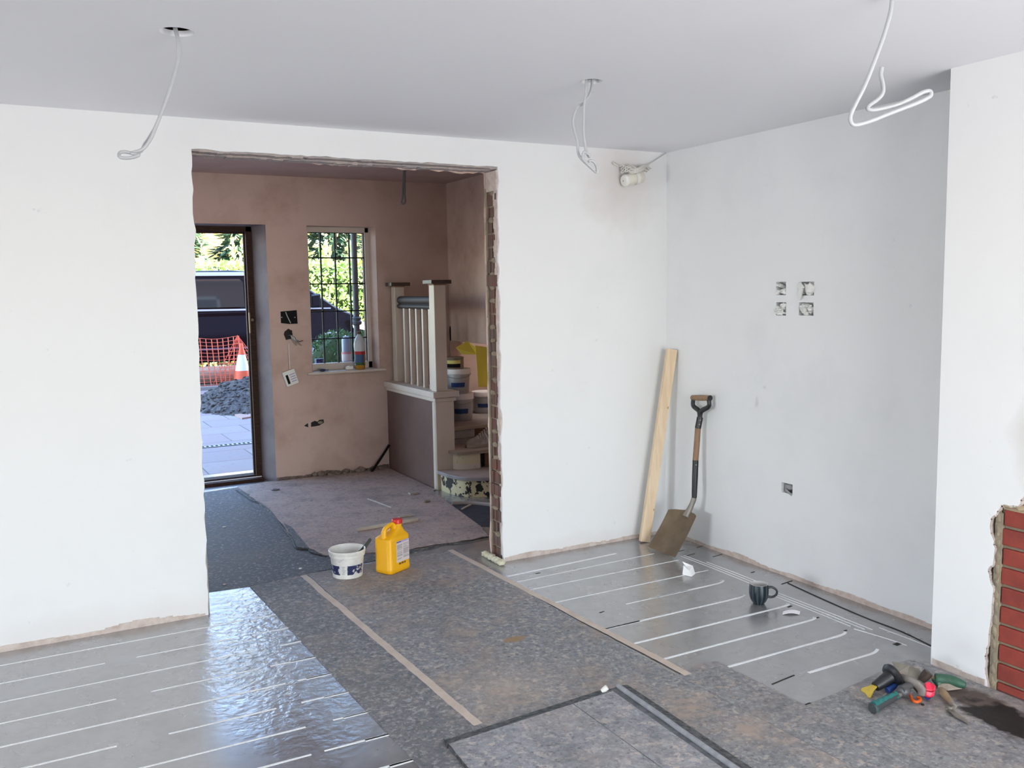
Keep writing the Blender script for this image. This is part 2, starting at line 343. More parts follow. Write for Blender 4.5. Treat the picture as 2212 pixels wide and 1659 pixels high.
M_gloss = mat('cream_gloss_paint', (.66, .57, .48), .45, c2=(.60, .52, .44), scale=3)
def ex_peel(t, b, s):
    mixin(t, b, nz(t, s, 13, 6, .515, .527), (.010, .009, .008))
M_peel = mat('peeling_cream_paint', (.66, .59, .36), .6, extra=ex_peel)
def ex_peel2(t, b, s):
    mixin(t, b, nz(t, s, 22, 6, .62, .635), (.02, .015, .01))
    ge = t.nodes.new('ShaderNodeSeparateXYZ'); t.links.new(s, ge.inputs[0])
    r = t.nodes.new('ShaderNodeMapRange'); r.inputs[1].default_value = .205; r.inputs[2].default_value = .20; t.links.new(ge.outputs[2], r.inputs[0])
    mixin(t, b, mth(t, 'MULTIPLY', r.outputs[0], .8), (.64, .57, .53))
M_peel2 = mat('half_painted_riser', (.64, .57, .38), .6, extra=ex_peel2)
M_tread = mat('dusty_tread', (.46, .385, .345), .8, c2=(.38, .31, .27), scale=6, bump=.2, bscale=60)
M_nosing = mat('worn_grey_paint', (.36, .35, .36), .6, c2=(.27, .26, .27), scale=9)
M_bareoak = mat('bare_brown_wood', (.17, .08, .04), .6, c2=(.11, .05, .025), scale=5, stretch=(3, 3, 30))
M_darkwood = mat('dark_varnished_wood', (.050, .026, .018), .35, c2=(.075, .040, .028), scale=6, stretch=(3, 3, 20))
M_rail = mat('dark_grey_varnish', (.05, .04, .038), .6, spec=.25)
M_frame = mat('dark_brown_frame', (.030, .014, .009), .65, spec=.15, c2=(.05, .025, .016), scale=5, stretch=(4, 4, 25))
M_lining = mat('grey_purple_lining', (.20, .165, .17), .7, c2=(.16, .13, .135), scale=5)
M_winframe = mat('cream_window_frame', (.62, .55, .48), .5)
M_lead = mat('lead_came', (.008, .010, .012), .7)
def glassmat(name, col_, rough=.02, ior=1.25):
    m = bpy.data.materials.new(name); m.use_nodes = True; t = m.node_tree; t.nodes.clear()
    g = t.nodes.new('ShaderNodeBsdfGlossy'); g.inputs['Roughness'].default_value = rough
    tr = t.nodes.new('ShaderNodeBsdfTransparent'); tr.inputs['Color'].default_value = (*col_, 1)
    fr = t.nodes.new('ShaderNodeFresnel'); fr.inputs['IOR'].default_value = ior
    mx = t.nodes.new('ShaderNodeMixShader'); o = t.nodes.new('ShaderNodeOutputMaterial')
    t.links.new(fr.outputs[0], mx.inputs[0]); t.links.new(tr.outputs[0], mx.inputs[1]); t.links.new(g.outputs[0], mx.inputs[2]); t.links.new(mx.outputs[0], o.inputs['Surface'])
    return m
M_glass = glassmat('window_glass', (.93, .95, .95))
M_pet = glassmat('clear_bottle_plastic', (.72, .80, .86), .1)
M_amber = mat('amber_liquid', (.42, .20, .02), .2)
M_silver = mat('silver_grey_plastic', (.48, .48, .50), .35, .3, c2=(.40, .40, .42), scale=4)
M_bluelabel = mat('navy_blue_label', (.015, .055, .19), .5, c2=(.010, .035, .12), scale=9)
M_bluestripe = mat('bright_blue_stripe', (.05, .20, .55), .5)
M_bwhite = mat('bucket_white', (.88, .84, .83), .5)
M_tin = mat('brown_tin', (.24, .19, .15), .5, .2, c2=(.33, .27, .22), scale=8)
M_ylabel = mat('yellow_label', (.78, .68, .22), .6)
M_sand = mat('yellow_abrasive_paper', (.85, .70, .10), .85, bump=.2, bscale=300)
M_shoe = mat('dusty_trainer', (.28, .235, .19), .85, c2=(.40, .34, .29), scale=12, bump=.2, bscale=90)
M_sole = mat('dusty_sole', (.34, .28, .22), .85)
M_lace = mat('grubby_laces', (.50, .45, .40), .9)
M_stripe = mat('worn_pale_stripe', (.62, .58, .54), .8)

# ------------------------------------------------------------------ setting: living room
H = 2.4
rnd = random.Random(3)
def rag(p, q, n, amp, axis, seed, out=True):
    """points from p to q, jittered along axis"""
    p, q = V(p), V(q); r = random.Random(seed); a = V(axis); L = []
    for i in range(1, n):
        t = i/n; L.append(p.lerp(q, t)+a*(noise.noise(V((t*n*.33, seed, 0)))*amp*1.6+r.uniform(-amp, amp)*.45))
    return L
fl = MB(); fl.bx(-10.1, .6, -6.25, 3.6, -.08, 0); floor = struct('floor', fl, M_foil)
fr_ = MB(); fr_.bx(-10, -2.60, -6.1, -2.3, 0, .004); fr_.bx(-10, 0, -6.1, -3.35, 0, .004); struct('added_floor_cover', fr_, mat('dull_grey_cover', (.20, .195, .19), .9))  # unseen dull slab added to stop the foil bouncing light up the wall
ce = MB(); ce.bx(-10.1, .4, -6.25, .02, H, H+.018)
ceiling = struct('ceiling', ce, M_ceil)
HOLES = [(PZ(382, 69, H), .052), (PZ(1277, 176, H), .045), (V((-1.274, -2.649, H))+V((0, -.05, 0)), .045)]
cut(ceiling, [lambda mb: [mb.lathe([(r, -.1), (r, .2)], p, n=32) for p, r in HOLES]])
up = MB(); up.bx(-10.1, .4, -6.25, .02, H+.20, H+.26); struct('ceiling_void', up, M_dark)

# partition wall with the broken-out opening
OL0, OL1 = (-2.812, 2.257), (-2.845, 0.0)      # left edge top, bottom
OR0, OR1 = (-1.183, 2.257), (-1.188, 0.0)
left_edge = [V((OL1[0], 0, 0))] + rag((OL1[0], 0, 0), (OL0[0], 0, OL0[1]), 60, .006, (1, 0, 0), 11) + [V((OL0[0], 0, OL0[1]))]
top_edge = rag((OL0[0], 0, OL0[1]), (OR0[0], 0, OR0[1]), 50, .005, (0, 0, 1), 12) + [V((OR0[0], 0, OR0[1]))]
right_edge = rag((OR0[0], 0, OR0[1]), (OR1[0], 0, 0), 60, .007, (1, 0, 0), 13) + [V((OR1[0], 0, 0))]
wb = MB()
wb.prism([V((-10, 0, 0))] + left_edge + top_edge + right_edge + [V((.15, 0, 0)), V((.15, 0, H+.05)), V((-10, 0, H+.05))], (0, .016, 0))
wall_back = struct('wall_back', wb, M_back, tri=True)
core = MB()
core.bx(-10, -2.835, .016, .145, 0, H+.05); core.bx(-1.172, .15, .016, .145, 0, H+.05); core.bx(-10, .15, .016, .145, 2.262, H+.25)
struct('wall_core', core, M_greyplaster, wall_back)
hb = MB()
lp = rag((-2.83, .145, 0), (-2.80, .145, 2.245), 40, .006, (1, 0, 0), 21)
tp = rag((-2.80, .145, 2.245), (-1.19, .145, 2.235), 45, .010, (0, 0, 1), 22)
rp = rag((-1.19, .145, 2.235), (-1.19, .145, 0), 40, .006, (1, 0, 0), 23)
hb.prism([V((-6.7, .145, 0)), V((-2.83, .145, 0))] + lp + [V((-2.80, .145, 2.245))] + tp + [V((-1.19, .145, 2.235))] + rp + [V((-1.19, .145, 0)), V((.4, .145, 0)), V((.4, .145, 2.6)), V((-6.7, .145, 2.6))], (0, .016, 0))
struct('hall_side_plaster', hb, M_pink, wall_back, tri=True)
# grey/pink underside of the broken-out head
un = MB()
n = 60
for i in range(n):
    xa = -2.83+(1.66)*i/n; xb = xa+1.66/n
    z = 2.250-abs(noise.noise(V((i*.3, 4, 0))))*.012
    un.bx(xa, xb, .012, .075+.01*noise.noise(V((i*.4, 0, 2))), z, 2.268)
    z2 = 2.243-abs(noise.noise(V((i*.35, 9, 0))))*.012
    un.bx(xa, xb, .075, .148, z2, 2.268)
struct('broken_plaster_head', un, M_greyplaster, wall_back)
# exposed brick in the right jamb
jb = MB(); mo = MB(); z = .0; i = 0
rj = random.Random(5)
while z < 2.10:
    h = .064
    jx = rj.uniform(-.008, .006)
    if z+h < 2.12:
        n0 = len(jb.v); sg = 6
        for k in range(sg):
            ya = .02+.12*k/sg; yb = .02+.12*(k+1)/sg; dx = jx+rj.uniform(-.005, .005)
            jb.bx(-1.184+dx, -1.12, ya, yb, z, z+h)
    mo.bx(-1.180+rj.uniform(0, .008), -1.12, .02, .14, z+h, z+h+.012)
    if rj.random() < .7:
        mo.blob((-1.180, rj.uniform(.05, .11), z+h+.005), (.014, .034, .016), i, .4, 2.5)
    z += h+.012; i += 1
struct('jamb_brick', jb, M_oldbrick, wall_back); struct('jamb_mortar', mo, mat('jamb_mortar_bed', (.30, .235, .165), .95, c2=(.22, .17, .125), scale=20, bump=.7, bscale=70), wall_back)
je = MB()
pts = rag((-1.176, 0, 0), (-1.176, 0, 2.24), 70, .010, (0, 1, 0), 31)
for a, b in zip(pts[:-1], pts[1:]):
    wv = .026+abs(noise.noise(V((a.z*7, 2, 1))))*.035
    je.bx(-1.187+.004*noise.noise(a*8), -1.168, .010, .012+wv, a.z, b.z)
je.bx(-1.189, -1.15, .012, .14, 2.13, 2.24)
struct('jamb_plaster_edge', je, M_pinkedge, wall_back)
js = MB()
for k in range(40):
    z0 = .05+2.1*k/40; js.bx(-1.190+.004*noise.noise(V((k*.5, 1, 0))), -1.15, .135, .150, z0, z0+2.1/40)
struct('jamb_back_edge', js, M_mortar2, wall_back)
# ragged pink strip where the skirting was, along the foot of each wall
def foot_strip(name, p, q, nrm, parent, seed, hmax=.05, m=None):
    p, q, nn = V(p), V(q), V(nrm); L = (q-p).length; n = int(L/.03); mb = MB(); d = (q-p).normalized()
    for i in range(n):
        a = p.lerp(q, i/n); h = .012+hmax*max(0, .5+.9*noise.noise(V((i*.11, seed, 0))))+.006*noise.noise(V((i*.8, seed, 3)))
        th = .003+.003*abs(noise.noise(V((i*.3, seed, 5))))
        mb.obox(a+d*L/n/2+nn*th/2+V((0, 0, h/2)), d, nn, (0, 0, 1), L/n*1.02, th, h)
    struct(name, mb, m or M_pinkedge, parent)
foot_strip('skirting_scar', (-6.6, 0, 0), (-2.86, 0, 0), (0, -1, 0), wall_back, 2, .026)
foot_strip('skirting_scar', (-1.18, 0, 0), (-.01, 0, 0), (0, -1, 0), wall_back, 5, .022)

# right (alcove) wall with chased-out sockets
wr = MB(); wr.bx(0, .16, -2.6, 0.0, 0, H+.05)
wall_right = struct('wall_right', wr, M_right)
SOCK = [(-.969, 1.559, .072, .070), (-1.147, 1.557, .100, .070), (-.972, 1.451, .072, .070), (-1.147, 1.452, .098, .068), (-1.035, .486, .080, .055)]
cut(wall_right, [lambda mb: [mb.bx(-.05, .05, y-a/2, y+a/2, zz-b/2, zz+b/2) for y, zz, a, b in SOCK]])
foot_strip('skirting_scar', (0, -2.2, 0), (0, -.02, 0), (-1, 0, 0), wall_right, 9, .022)
fb = MB()
pa = [PZ(q[0], q[1], .0) for q in ((1702, 1260), (1760, 1287), (1830, 1318), (1880, 1339), (1950, 1366), (2016, 1398))]
fb.tube([p+V((0, 0, .001)) for p in pa], .0035, n=6); struct('panel_gap', fb, M_dark, floor)

# chimney breast
XB = -.345
edge = [(-2.430, 0), (-2.418, .05), (-2.412, .12), (-2.425, .17), (-2.433, .30), (-2.436, .40), (-2.418, .44), (-2.412, .47), (-2.430, .49), (-2.436, .56), (-2.424, .60), (-2.412, .64), (-2.414, .67), (-2.436, .69), (-2.452, .725), (-2.470, .735), (-2.52, .742), (-2.536, .775), (-2.548, .83), (-2.556, .92), (-2.59, 1.02), (-2.70, 1.10), (-3.0, 1.12), (-3.25, 1.06), (-3.32, .9), (-3.34, 0)]
ed = []
for (a, b), (c, d) in zip(edge[:-1], edge[1:]):
    ed.append(V((XB, a, b))); m = 3
    for k in range(1, m): ed.append(V((XB, a+(c-a)*k/m+rnd.uniform(-.004, .004), b+(d-b)*k/m+rnd.uniform(-.003, .003))))
ed.append(V((XB, *edge[-1])))
cb = MB(); cb.prism([V((XB, -2.18, 0))] + ed + [V((XB, -4.0, 0)), V((XB, -4.0, H+.05)), V((XB, -2.18, H+.05))], (.018, 0, 0))
chim = struct('wall_chimney_breast', cb, M_chim, tri=True)
cs = MB(); cs.bx(XB+.018, .0, -2.405, -2.18, 0, H+.05); cs.bx(XB+.018, .0, -4.0, -3.3, 0, H+.05); cs.bx(XB+.018, 0, -4.0, -2.18, 1.15, H+.05); cs.bx(0, .05, -4.0, -2.18, 0, H+.05)
struct('chimney_core', cs, M_greyplaster, chim)
pe = MB()
for a, b in zip(ed[:-1], ed[1:]):
    if b.z > a.z or True:
        c = (a+b)/2; pe.obox(c+V((.008, 0, 0)), b-a, (1, 0, 0), (b-a).cross(V((1, 0, 0))), (b-a).length*1.05, .014, .012+.008*abs(noise.noise(c*30)))
struct('chipped_plaster_edge', pe, M_pinkedge, chim)
foot_strip('skirting_scar', (XB, -2.42, 0), (XB, -2.19, 0), (-1, 0, 0), chim, 4, .03)
fp = thing('brick_fireplace', 'red brick fireplace pier with sandy mortar set in the white chimney breast', 'fireplace', (XB+.02, -2.6, 0))
m1 = MB(); m1.bx(XB+.022, -.022, -2.95, -2.408, 0, .72); m1.build('mortar', M_mortar2, fp)
b1 = MB(); rb = random.Random(8)
for r_ in range(10):
    zt = .717-.0762*r_; y0 = -2.462+rb.uniform(-.003, .003)
    xx = [(y0, -.215), (y0-.225, -.215)] if r_ % 2 == 0 else [(y0, -.215), (y0-.225, -.215)]
    for yy, ln in xx: b1.bx(XB+.008, XB+.05, yy+ln, yy, max(zt-.064, .001), zt)
b1.build('red_brick_face', M_redbrick, fp, bev=.004)
m2 = MB(); m2.bx(XB+.004, XB+.03, -2.460, -2.433, 0, .70)
for k in range(14): m2.blob((XB+.012, -2.446, .03+.05*k), (.012, .015, .03), k, .5, 2)
m2.build('mortar_bead', M_mortar2, fp, smooth=60)
m3 = MB(); m3.bx(XB+.006, XB+.06, -2.95, -2.462, .716, .738)
for k in range(9): m3.blob((XB+.014, -2.48-.05*k, .733), (.016, .03, .011), k+40, .5, 2)
m3.build('mortar_cap', M_mortar, fp, smooth=60)
fbk = MB(); fbk.bx(-.02, -.002, -3.28, -2.41, 0, 1.14); fbk.build('dark_throat', M_dark, fp)

vd_ = MB(); vd_.bx(-7.2, .6, -10.4, -6.25, 2.32, 2.42); struct('added_sun_slab', vd_, M_white)  # unseen slab added to keep the sun out of the rear opening
gd_ = MB(); gd_.bx(-30, 30, -30, -6.3, -.25, -.15); struct('ground_garden', gd_, mat('garden_slabs', (.16, .155, .15), .9))
# rest of the room, behind the camera
wl = MB(); wl.bx(-10.15, -10, -6.25, .15, 0, .78); wl.bx(-10.15, -10, -6.25, .15, 2.12, H+.05); wl.bx(-10.15, -10, -6.25, -3.42, .78, 2.12); wl.bx(-10.15, -10, -1.78, .15, .78, 2.12); struct('wall_left', wl, M_dimwall)
wre = MB(); wre.bx(-10.15, -2.9, -6.25, -6.1, 0, H+.05); wre.bx(-.2, 0.2, -6.25, -6.1, 0, H+.05); wre.bx(-2.9, -.2, -6.25, -6.1, 2.2, H+.05); struct('wall_rear', wre, M_dimwall)
wr2 = MB(); wr2.bx(0, .16, -6.2, -4.0, 0, H+.05); struct('wall_right_rear', wr2, M_white)

# underfloor-heating channels showing in the panels
chn = MB()
def chan(pts, wd=.010, skip=(), tk=.0012):
    pts = smooth_path(pts, 8)
    for i, (a, b) in enumerate(zip(pts[:-1], pts[1:])):
        d = (b-a)
        if d.length < 1e-5: continue
        k = max(1, int(d.length/.04))
        for j in range(k):
            p = a.lerp(b, j/k); q = a.lerp(b, (j+1)/k); c = (p+q)/2
            v = noise.noise(V((c.x*2.1, c.y*3.7, 1.0)))
            if any(s0 <= c.x <= s1 for s0, s1 in skip): continue
            ww = wd*(1+.35*noise.noise(V((c.x*6, c.y*5, 4))))
            chn.obox(c+V((0, 0, tk/2)), d, V((-d.y, d.x, 0)), (0, 0, 1), (q-p).length*1.02, ww, tk)
for y, x1, x0, wd in ((-.507, -.31, -1.33, .007), (-.740, -.29, -1.31, .007), (-.942, -.34, -.85, .012), (-1.165, -.40, -1.28, .012), (-1.372, -.31, -1.27, .013), (-1.572, -.34, -1.26, .013), (-1.772, -.36, -1.08, .013), (-1.982, -.40, -.838, .013)):
    up_ = .02 if y < -.9 else 0
    chan([(x0, y, 0), ((x0+x1)/2, y, 0), (x1-.06, y, 0), (x1, y+up_, 0)], wd)
chan([(-.60, -1.165+.223, 0), (-1.0, -.945, 0)], .005)
chan([(-1.30, -.25, 0), (-.54, -.21, 0)], .016); chan([(-1.30, -.36, 0), (-.35, -.33, 0)], .006)
chan([(-1.08, -1.165, 0), (-1.30, -1.165, 0)], .011)
for x, a, b in ((-.248, -.45, -1.02), (-.222, -.45, -1.05), (-.196, -.62, -1.06), (-.287, -1.24, -1.72), (-.262, -1.24, -1.78), (-.236, -1.2, -1.80), (-.19, -1.8, -2.15), (-.02, -1.0, -1.0)):
    if a != b: chan([(x, a, 0), (x+.003, (a+b)/2, 0), (x-.002, b, 0)], .006)
chan([(-.30, -1.75, 0), (-.27, -1.9, 0), (-.26, -2.0, 0)], .006)
for k, y in enumerate((-.17, -.378, -.575, -.778, -.980, -1.182, -1.385, -1.588, -1.795, -2.0)):
    xr = -2.54+.012*k-.01
    chan([(-5.5, y, 0), (-4, y, 0), (xr, y, 0)], .0065 if k < 4 else .009, skip=((-2.80, -2.72), (-3.35, -3.2)) if k % 2 else ((-2.73, -2.66),))
    if k > 2: chan([(xr-.13, y-.004, 0), (xr+.002, y-.004, 0)], .013)
struct('heating_channels', chn, M_channel, floor)
dk = MB()
for (px, py, l, wd) in ((1938, 1391, .035, .022), (1706, 1310, .03, .01), (1766, 1334, .02, .008), (1826, 1362, .02, .008), (1692, 1468, .14, .007), (1744, 1523, .05, .018), (1516, 1180, .08, .007), (1700, 1258, .09, .008), (1470, 1190, .06, .006), (1492, 1198, .07, .006), (1626, 1236, .03, .008), (1550, 1200, .08, .005), (1162, 1238, .03, .008), (1300, 1322, .03, .006), (985, 1232, .08, .012)):
    p = PZ(px, py, .0006); dk.obox(p, (1, .12, 0), (-.12, 1, 0), (0, 0, 1), l, wd, .001)
struct('panel_chips', dk, M_dark, floor)

# ------------------------------------------------------------------ setting: hall
FY = 3.0; HC = 2.535
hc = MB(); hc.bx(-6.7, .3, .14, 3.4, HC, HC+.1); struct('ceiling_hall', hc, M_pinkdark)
DX0, DX1, WX0, WX1, WZ0, WZ1, DT = -3.75, -1.755, -1.412, -.806, .902, 2.138, 2.138  # door opening widened out of view at left to let more light in
def far_wall(y0, y1, m, name, d1=DX1, parent=None, z1=HC+.1, wx0=WX0, wx1=WX1, dt=DT, wz1=WZ1, wz0=WZ0, xl=-6.7, xr=.6):
    mb = MB()
    mb.bx(xl, DX0, y0, y1, 0, z1); mb.bx(DX0, d1, y0, y1, dt, z1); mb.bx(d1, wx0, y0, y1, 0, z1)
    mb.bx(wx0, wx1, y0, y1, wz1, z1); mb.bx(wx0, wx1, y0, y1, -.02, wz0); mb.bx(wx1, xr, y0, y1, 0, z1)
    return struct(name, mb, m, parent)
wall_far = far_wall(FY, FY+.15, M_pink, 'wall_hall_far')
M_outer = mat('house_brick_outside', (.28, .12, .08), .9, c2=(.20, .08, .055), scale=20)
far_wall(FY+.15, FY+.30, M_outer, 'wall_outer_leaf', d1=-1.842, parent=wall_far, wx0=-1.405, wx1=-.83)
sp = MB()   # splayed reveal beside the door
sp.prism([V((-1.755, FY, 0)), V((-1.842, FY+.15, 0)), V((-1.842, FY+.148, 0)), V((-1.755, FY+.148, 0))], (0, 0, DT))
sp.prism([V((-3.75, FY, DT)), V((-3.75, FY+.15, DT-.012)), V((-3.75, FY+.15, DT))], (1.995, 0, 0))
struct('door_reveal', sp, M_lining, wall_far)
spw = MB()
spw.prism([V((-.806, FY, WZ0)), V((-.830, FY+.15, WZ0)), V((-.806, FY+.15, WZ0))], (0, 0, WZ1-WZ0))
struct('window_reveal', spw, M_pink, wall_far)
foot_strip('skirting_scar', (-1.75, FY, 0), (-.75, FY, 0), (0, -1, 0), wall_far, 14, .03, mat('dirty_plaster_edge', (.13, .095, .08), .9, c2=(.22, .16, .135), scale=20))
hr = MB(); hr.bx(-.12, 0, .16, 1.55, 0, HC+.05); hr.bx(-.12, 0, 1.55, 3.0, 1.12, HC+.05); hr.bx(-.12, 0, 2.97, 3.02, 0, 1.25)
hr.bx(.55, .6, 1.5, 3.0, 0, 1.3); hr.bx(.55, .6, 1.5, 3.05, 1.3, 2.6); hr.bx(-.12, .6, 1.50, 1.55, 1.24, 2.6); hr.bx(0, .6, 3.0, 3.05, 1.1, 2.6); hr.bx(-.12, .6, 1.5, 3.05, HC, HC+.05); hr.bx(-.12, .6, 1.50, 1.55, 0, 1.24)
struct('wall_hall_right', hr, M_pink)
hl = MB(); hl.bx(-4.2, -4.05, .16, 3.0, 0, .93); hl.bx(-4.2, -4.05, .16, 3.0, 2.07, HC); hl.bx(-4.2, -4.05, .16, 1.08, .93, 2.07); hl.bx(-4.2, -4.05, 2.42, 3.0, .93, 2.07); struct('wall_hall_left', hl, M_pink)

# front door frame (door itself swung out of view)
dfr = MB()
dfr.bx(-1.890, -1.842, FY+.13, FY+.20, .0, 2.135); dfr.bx(-3.75, -1.842, FY+.13, FY+.20, 2.085, 2.135)
dfr.bx(-1.902, -1.890, FY+.17, FY+.20, .0, 2.09); dfr.bx(-3.75, -1.89, FY+.17, FY+.20, 2.072, 2.085)
door = struct('door_1', dfr, M_frame, bev=.003)
ds = MB(); ds.bx(-3.75, -1.842, FY+.06, FY+.26, 0, .028); ds.bx(-3.75, -1.85, FY+.14, FY+.26, .028, .045); struct('door_sill', ds, M_frame, door, bev=.004)
wstrip = MB(); wstrip.bx(-3.75, -1.85, FY+.118, FY+.128, .028, .034); struct('weather_strip', wstrip, M_bwhite, door)
lk = MB(); lk.bx(-1.894, -1.884, FY+.115, FY+.14, 1.25, 1.42); lk.lathe([(.020, 0), (.022, .012), (.012, .02)], (-1.87, FY+.13, 1.36), (0, -1, 0), 16); struct('door_latch', lk, mat('tarnished_brass', (.06, .04, .025), .4, .6), door)
# leaded window
wf = MB(); a, b_, c, d = -1.412, -.812, .902, 2.138
wy0, wy1 = FY+.13, FY+.19
wf.bx(a, -1.368, wy0, wy1, c, d); wf.bx(-.862, b_, wy0, wy1, c, d); wf.bx(a, b_, wy0, wy1, 2.092, d); wf.bx(a, b_, wy0, wy1, c, .962)
win = struct('window_1', wf, M_winframe, bev=.004)
gl = MB(); gl.bx(-1.372, -.858, FY+.158, FY+.162, .955, 2.096); struct('leaded_pane', gl, M_glass, win)
ld = MB()
for x in (-1.254, -1.126, -.996): ld.bx(x-.0055, x+.0055, FY+.150, FY+.170, .96, 2.094)
for z in (1.876, 1.651, 1.413, 1.174): ld.bx(-1.37, -.860, FY+.150, FY+.170, z-.0055, z+.0055)
ld.bx(-1.370, -1.363, FY+.15, FY+.165, .96, 2.094); ld.bx(-.869, -.862, FY+.15, FY+.165, .96, 2.094); ld.bx(-1.37, -.862, FY+.15, FY+.165, 2.087, 2.094)
struct('lead_came', ld, M_lead, win)
si = MB(); si.prism([V((-1.46, FY-.035, .880)), V((-1.46, FY-.045, .888)), V((-1.46, FY-.04, .902)), V((-1.46, FY+.13, .905)), V((-1.46, FY+.13, .88))], (.70, 0, 0)); struct('window_sill', si, M_gloss, win, bev=.003)

# ------------------------------------------------------------------ floor boards and tape
def sheet(name, label, poly, z0, z1, m, ragged=(), amp=.006, seed=0, group=None):
    pts = []
    n = len(poly)
    for i in range(n):
        a, b = V((*poly[i], z0)), V((*poly[(i+1) % n], z0)); pts.append(a)
        if i in ragged:
            d = (b-a).normalized(); L = (b-a).length; pts += rag(a, b, max(3, int(L/.025)), amp, (-d.y, d.x, 0), seed+i)
    mb = MB(); mb.prism(pts, (0, 0, z1-z0)); o = mb.build(name, m, tri=True)
    return tag(o, label, 'floor board', group)
GRP = 'grey protection boards over the floor'
T = .004
sheet('protection_board', 'wide dusty speckled grey board taped down both long edges, brown smear on it', [(-2.245, .374), (-2.165, -3.2), (-1.24, -3.2), (-1.318, -1.735), (-1.356, .361)], 0, T, M_boardA, (4,), .004, 1, GRP)
sheet('protection_board', 'narrow dark grey speckled board beside the crumpled foil, left of the first tape line', [(-2.572, .322), (-2.500, -1.86), (-2.46, -3.2), (-2.167, -3.2), (-2.247, .374)], 0, T, M_boardB, (), .004, 2, GRP)
sheet('protection_board', 'speckled board with clipped corner poking into the silver floor beyond the raised sheet', [(-1.316, -1.735), (-1.254, -1.722), (-1.20, -1.69), (-1.086, -1.709), (-1.071, -2.185), (-1.06, -3.2), (-1.238, -3.2)], 0, T, M_boardC, (1, 2), .004, 3, GRP)
sheet('protection_board', 'speckled board under the tool pile with a black tarry stain by the brick fireplace', [(-1.069, -2.187), (-.854, -2.169), (-.60, -2.13), (-.395, -2.108), (-.352, -2.14), (-.350, -3.2), (-1.058, -3.2)], 0, T, M_boardD, (1, 2), .003, 4, GRP)
eTL, eTR = PZ(968, 1606, .017), PZ(1322, 1491, .017); eL2 = eTL+(PZ(1012, 1659, .017)-PZ(966, 1604, .017))*26; eRd = (PZ(1569, 1657, .017)-PZ(1333, 1496, .017)); eR2 = eTR+eRd*2.0
o = sheet('protection_board', 'pale grey sheet on top of the others with dark curled edges', [tuple(eTL[:2]), tuple(eTR[:2]), tuple(eR2[:2]), tuple((eTL+(PZ(1012, 1659, .017)-PZ(966, 1604, .017)).normalized()*1.6)[:2])], .012, .017, M_boardE, (0, 3), .002, 5, GRP)
ed_ = MB()
def slope(a0, a1, b0, b1, n, jit, seed):   # dark bevel from the sheet (a) down to the floor boards (b)
    for i in range(n):
        t0_, t1_ = i/n, (i+1)/n
        p, q = a0.lerp(a1, t0_), a0.lerp(a1, t1_); r, s_ = b0.lerp(b1, t0_), b0.lerp(b1, t1_)
        jr = (b0-a0).normalized()*jit*noise.noise(V((i*.45, seed, 0))); js_ = (b0-a0).normalized()*jit*noise.noise(V((i*.45+.45, seed, 0)))
        ed_.hexa([V((p.x, p.y, .0042)), V((q.x, q.y, .0042)), s_+js_, r+jr, p+V((0, 0, .0012)), q+V((0, 0, .0012)), s_+js_+V((0, 0, .0025)), r+jr+V((0, 0, .0025))])
slope(PZ(966, 1608, .017), PZ(1322, 1493, .017), PZ(960, 1600, .0045), PZ(1314, 1487, .0045), 50, .006, 1)
eLd = (PZ(1012, 1659, .017)-PZ(966, 1604, .017)).normalized()*1.6
slope(PZ(967, 1606, .017), PZ(967, 1606, .017)+eLd, PZ(958, 1596, .0045), PZ(958, 1596, .0045)+eLd, 30, .003, 2)
ed_.build('dark_border', M_edge, o)
lv = MB(); v0, v1 = PZ(1318, 1488, .0175), PZ(1560, 1657, .0175); v2, v3 = PZ(1333, 1484, .0185), PZ(1578, 1657, .0185)
def band(mb, a, b, c, d, n=24, ext=1.8, wob=.004, seed=0):
    for i in range(n):
        t0_, t1_ = i/n*ext, (i+1)/n*ext
        w0, w1 = wob*noise.noise(V((i*.4, seed, 0))), wob*noise.noise(V((i*.4+.4, seed, 0)))
        P0, P1, P2, P3 = a+(b-a)*t0_, a+(b-a)*t1_, c+(d-c)*t1_, c+(d-c)*t0_
        P0 = P0-V((abs(w0), 0, 0)); P1 = P1-V((abs(w1), 0, 0))
        mb.hexa([V((q.x, q.y, max(.0042, q.z-.01))) for q in (P0, P1, P2, P3)]+[P0, P1, P2, P3])
band(lv, v0, v1, v2, v3, seed=3); lv.build('dark_fold', mat('dark_fold_grey', (.075, .08, .09), .75, c2=(.14, .145, .155), scale=26), o)  # darker mottled strip along the fold
lr = MB(); ra, rb2 = PZ(1335, 1482, .022), PZ(1584, 1657, .022); pp = [ra+(rb2-ra)*(k/12*1.8)+V((0, 0, .003*noise.noise(V((k*.6, 2, 0))))) for k in range(13)]
lr.tube(pp, .0105, n=12, k=3); lr.build('curled_lip', mat('grey_curled_board', (.26, .265, .285), .6, c2=(.34, .345, .36), scale=30, spec=.5), o, smooth=60)
lu = MB(); band(lu, PZ(1342, 1480, .016), PZ(1594, 1657, .016), PZ(1356, 1479, .0055), PZ(1622, 1657, .0055), seed=7, wob=.0); lu.build('lip_shade_and_edge', M_edge, o)  # dark strip carries the shade under the lip as well as the edge
cr = MB(); c0, c1 = PZ(1235, 1518, .0173), PZ(1430, 1659, .0173); cr.obox((c0+c1)/2, c1-c0, V((-(c1-c0).y, (c1-c0).x, 0)), (0, 0, 1), (c1-c0).length, .0035, .0008); cr.build('fold_crease', mat('dark_crease_grey', (.10, .105, .115), .8, c2=(.2, .2, .21), scale=30), o)  # thin darker line along the crease
sk_ = MB(); sk_.bx(-2.22, -1.66, -3.0, -1.80, .004, .012); sk_.build('underside', M_edge, o)
sc_ = MB(); p = PZ(1306, 1489, .024); sc_.lathe([(.009, -.013), (.011, 0), (.010, .013)], p, (_r*.6+V((0, 0, .5))), 14)
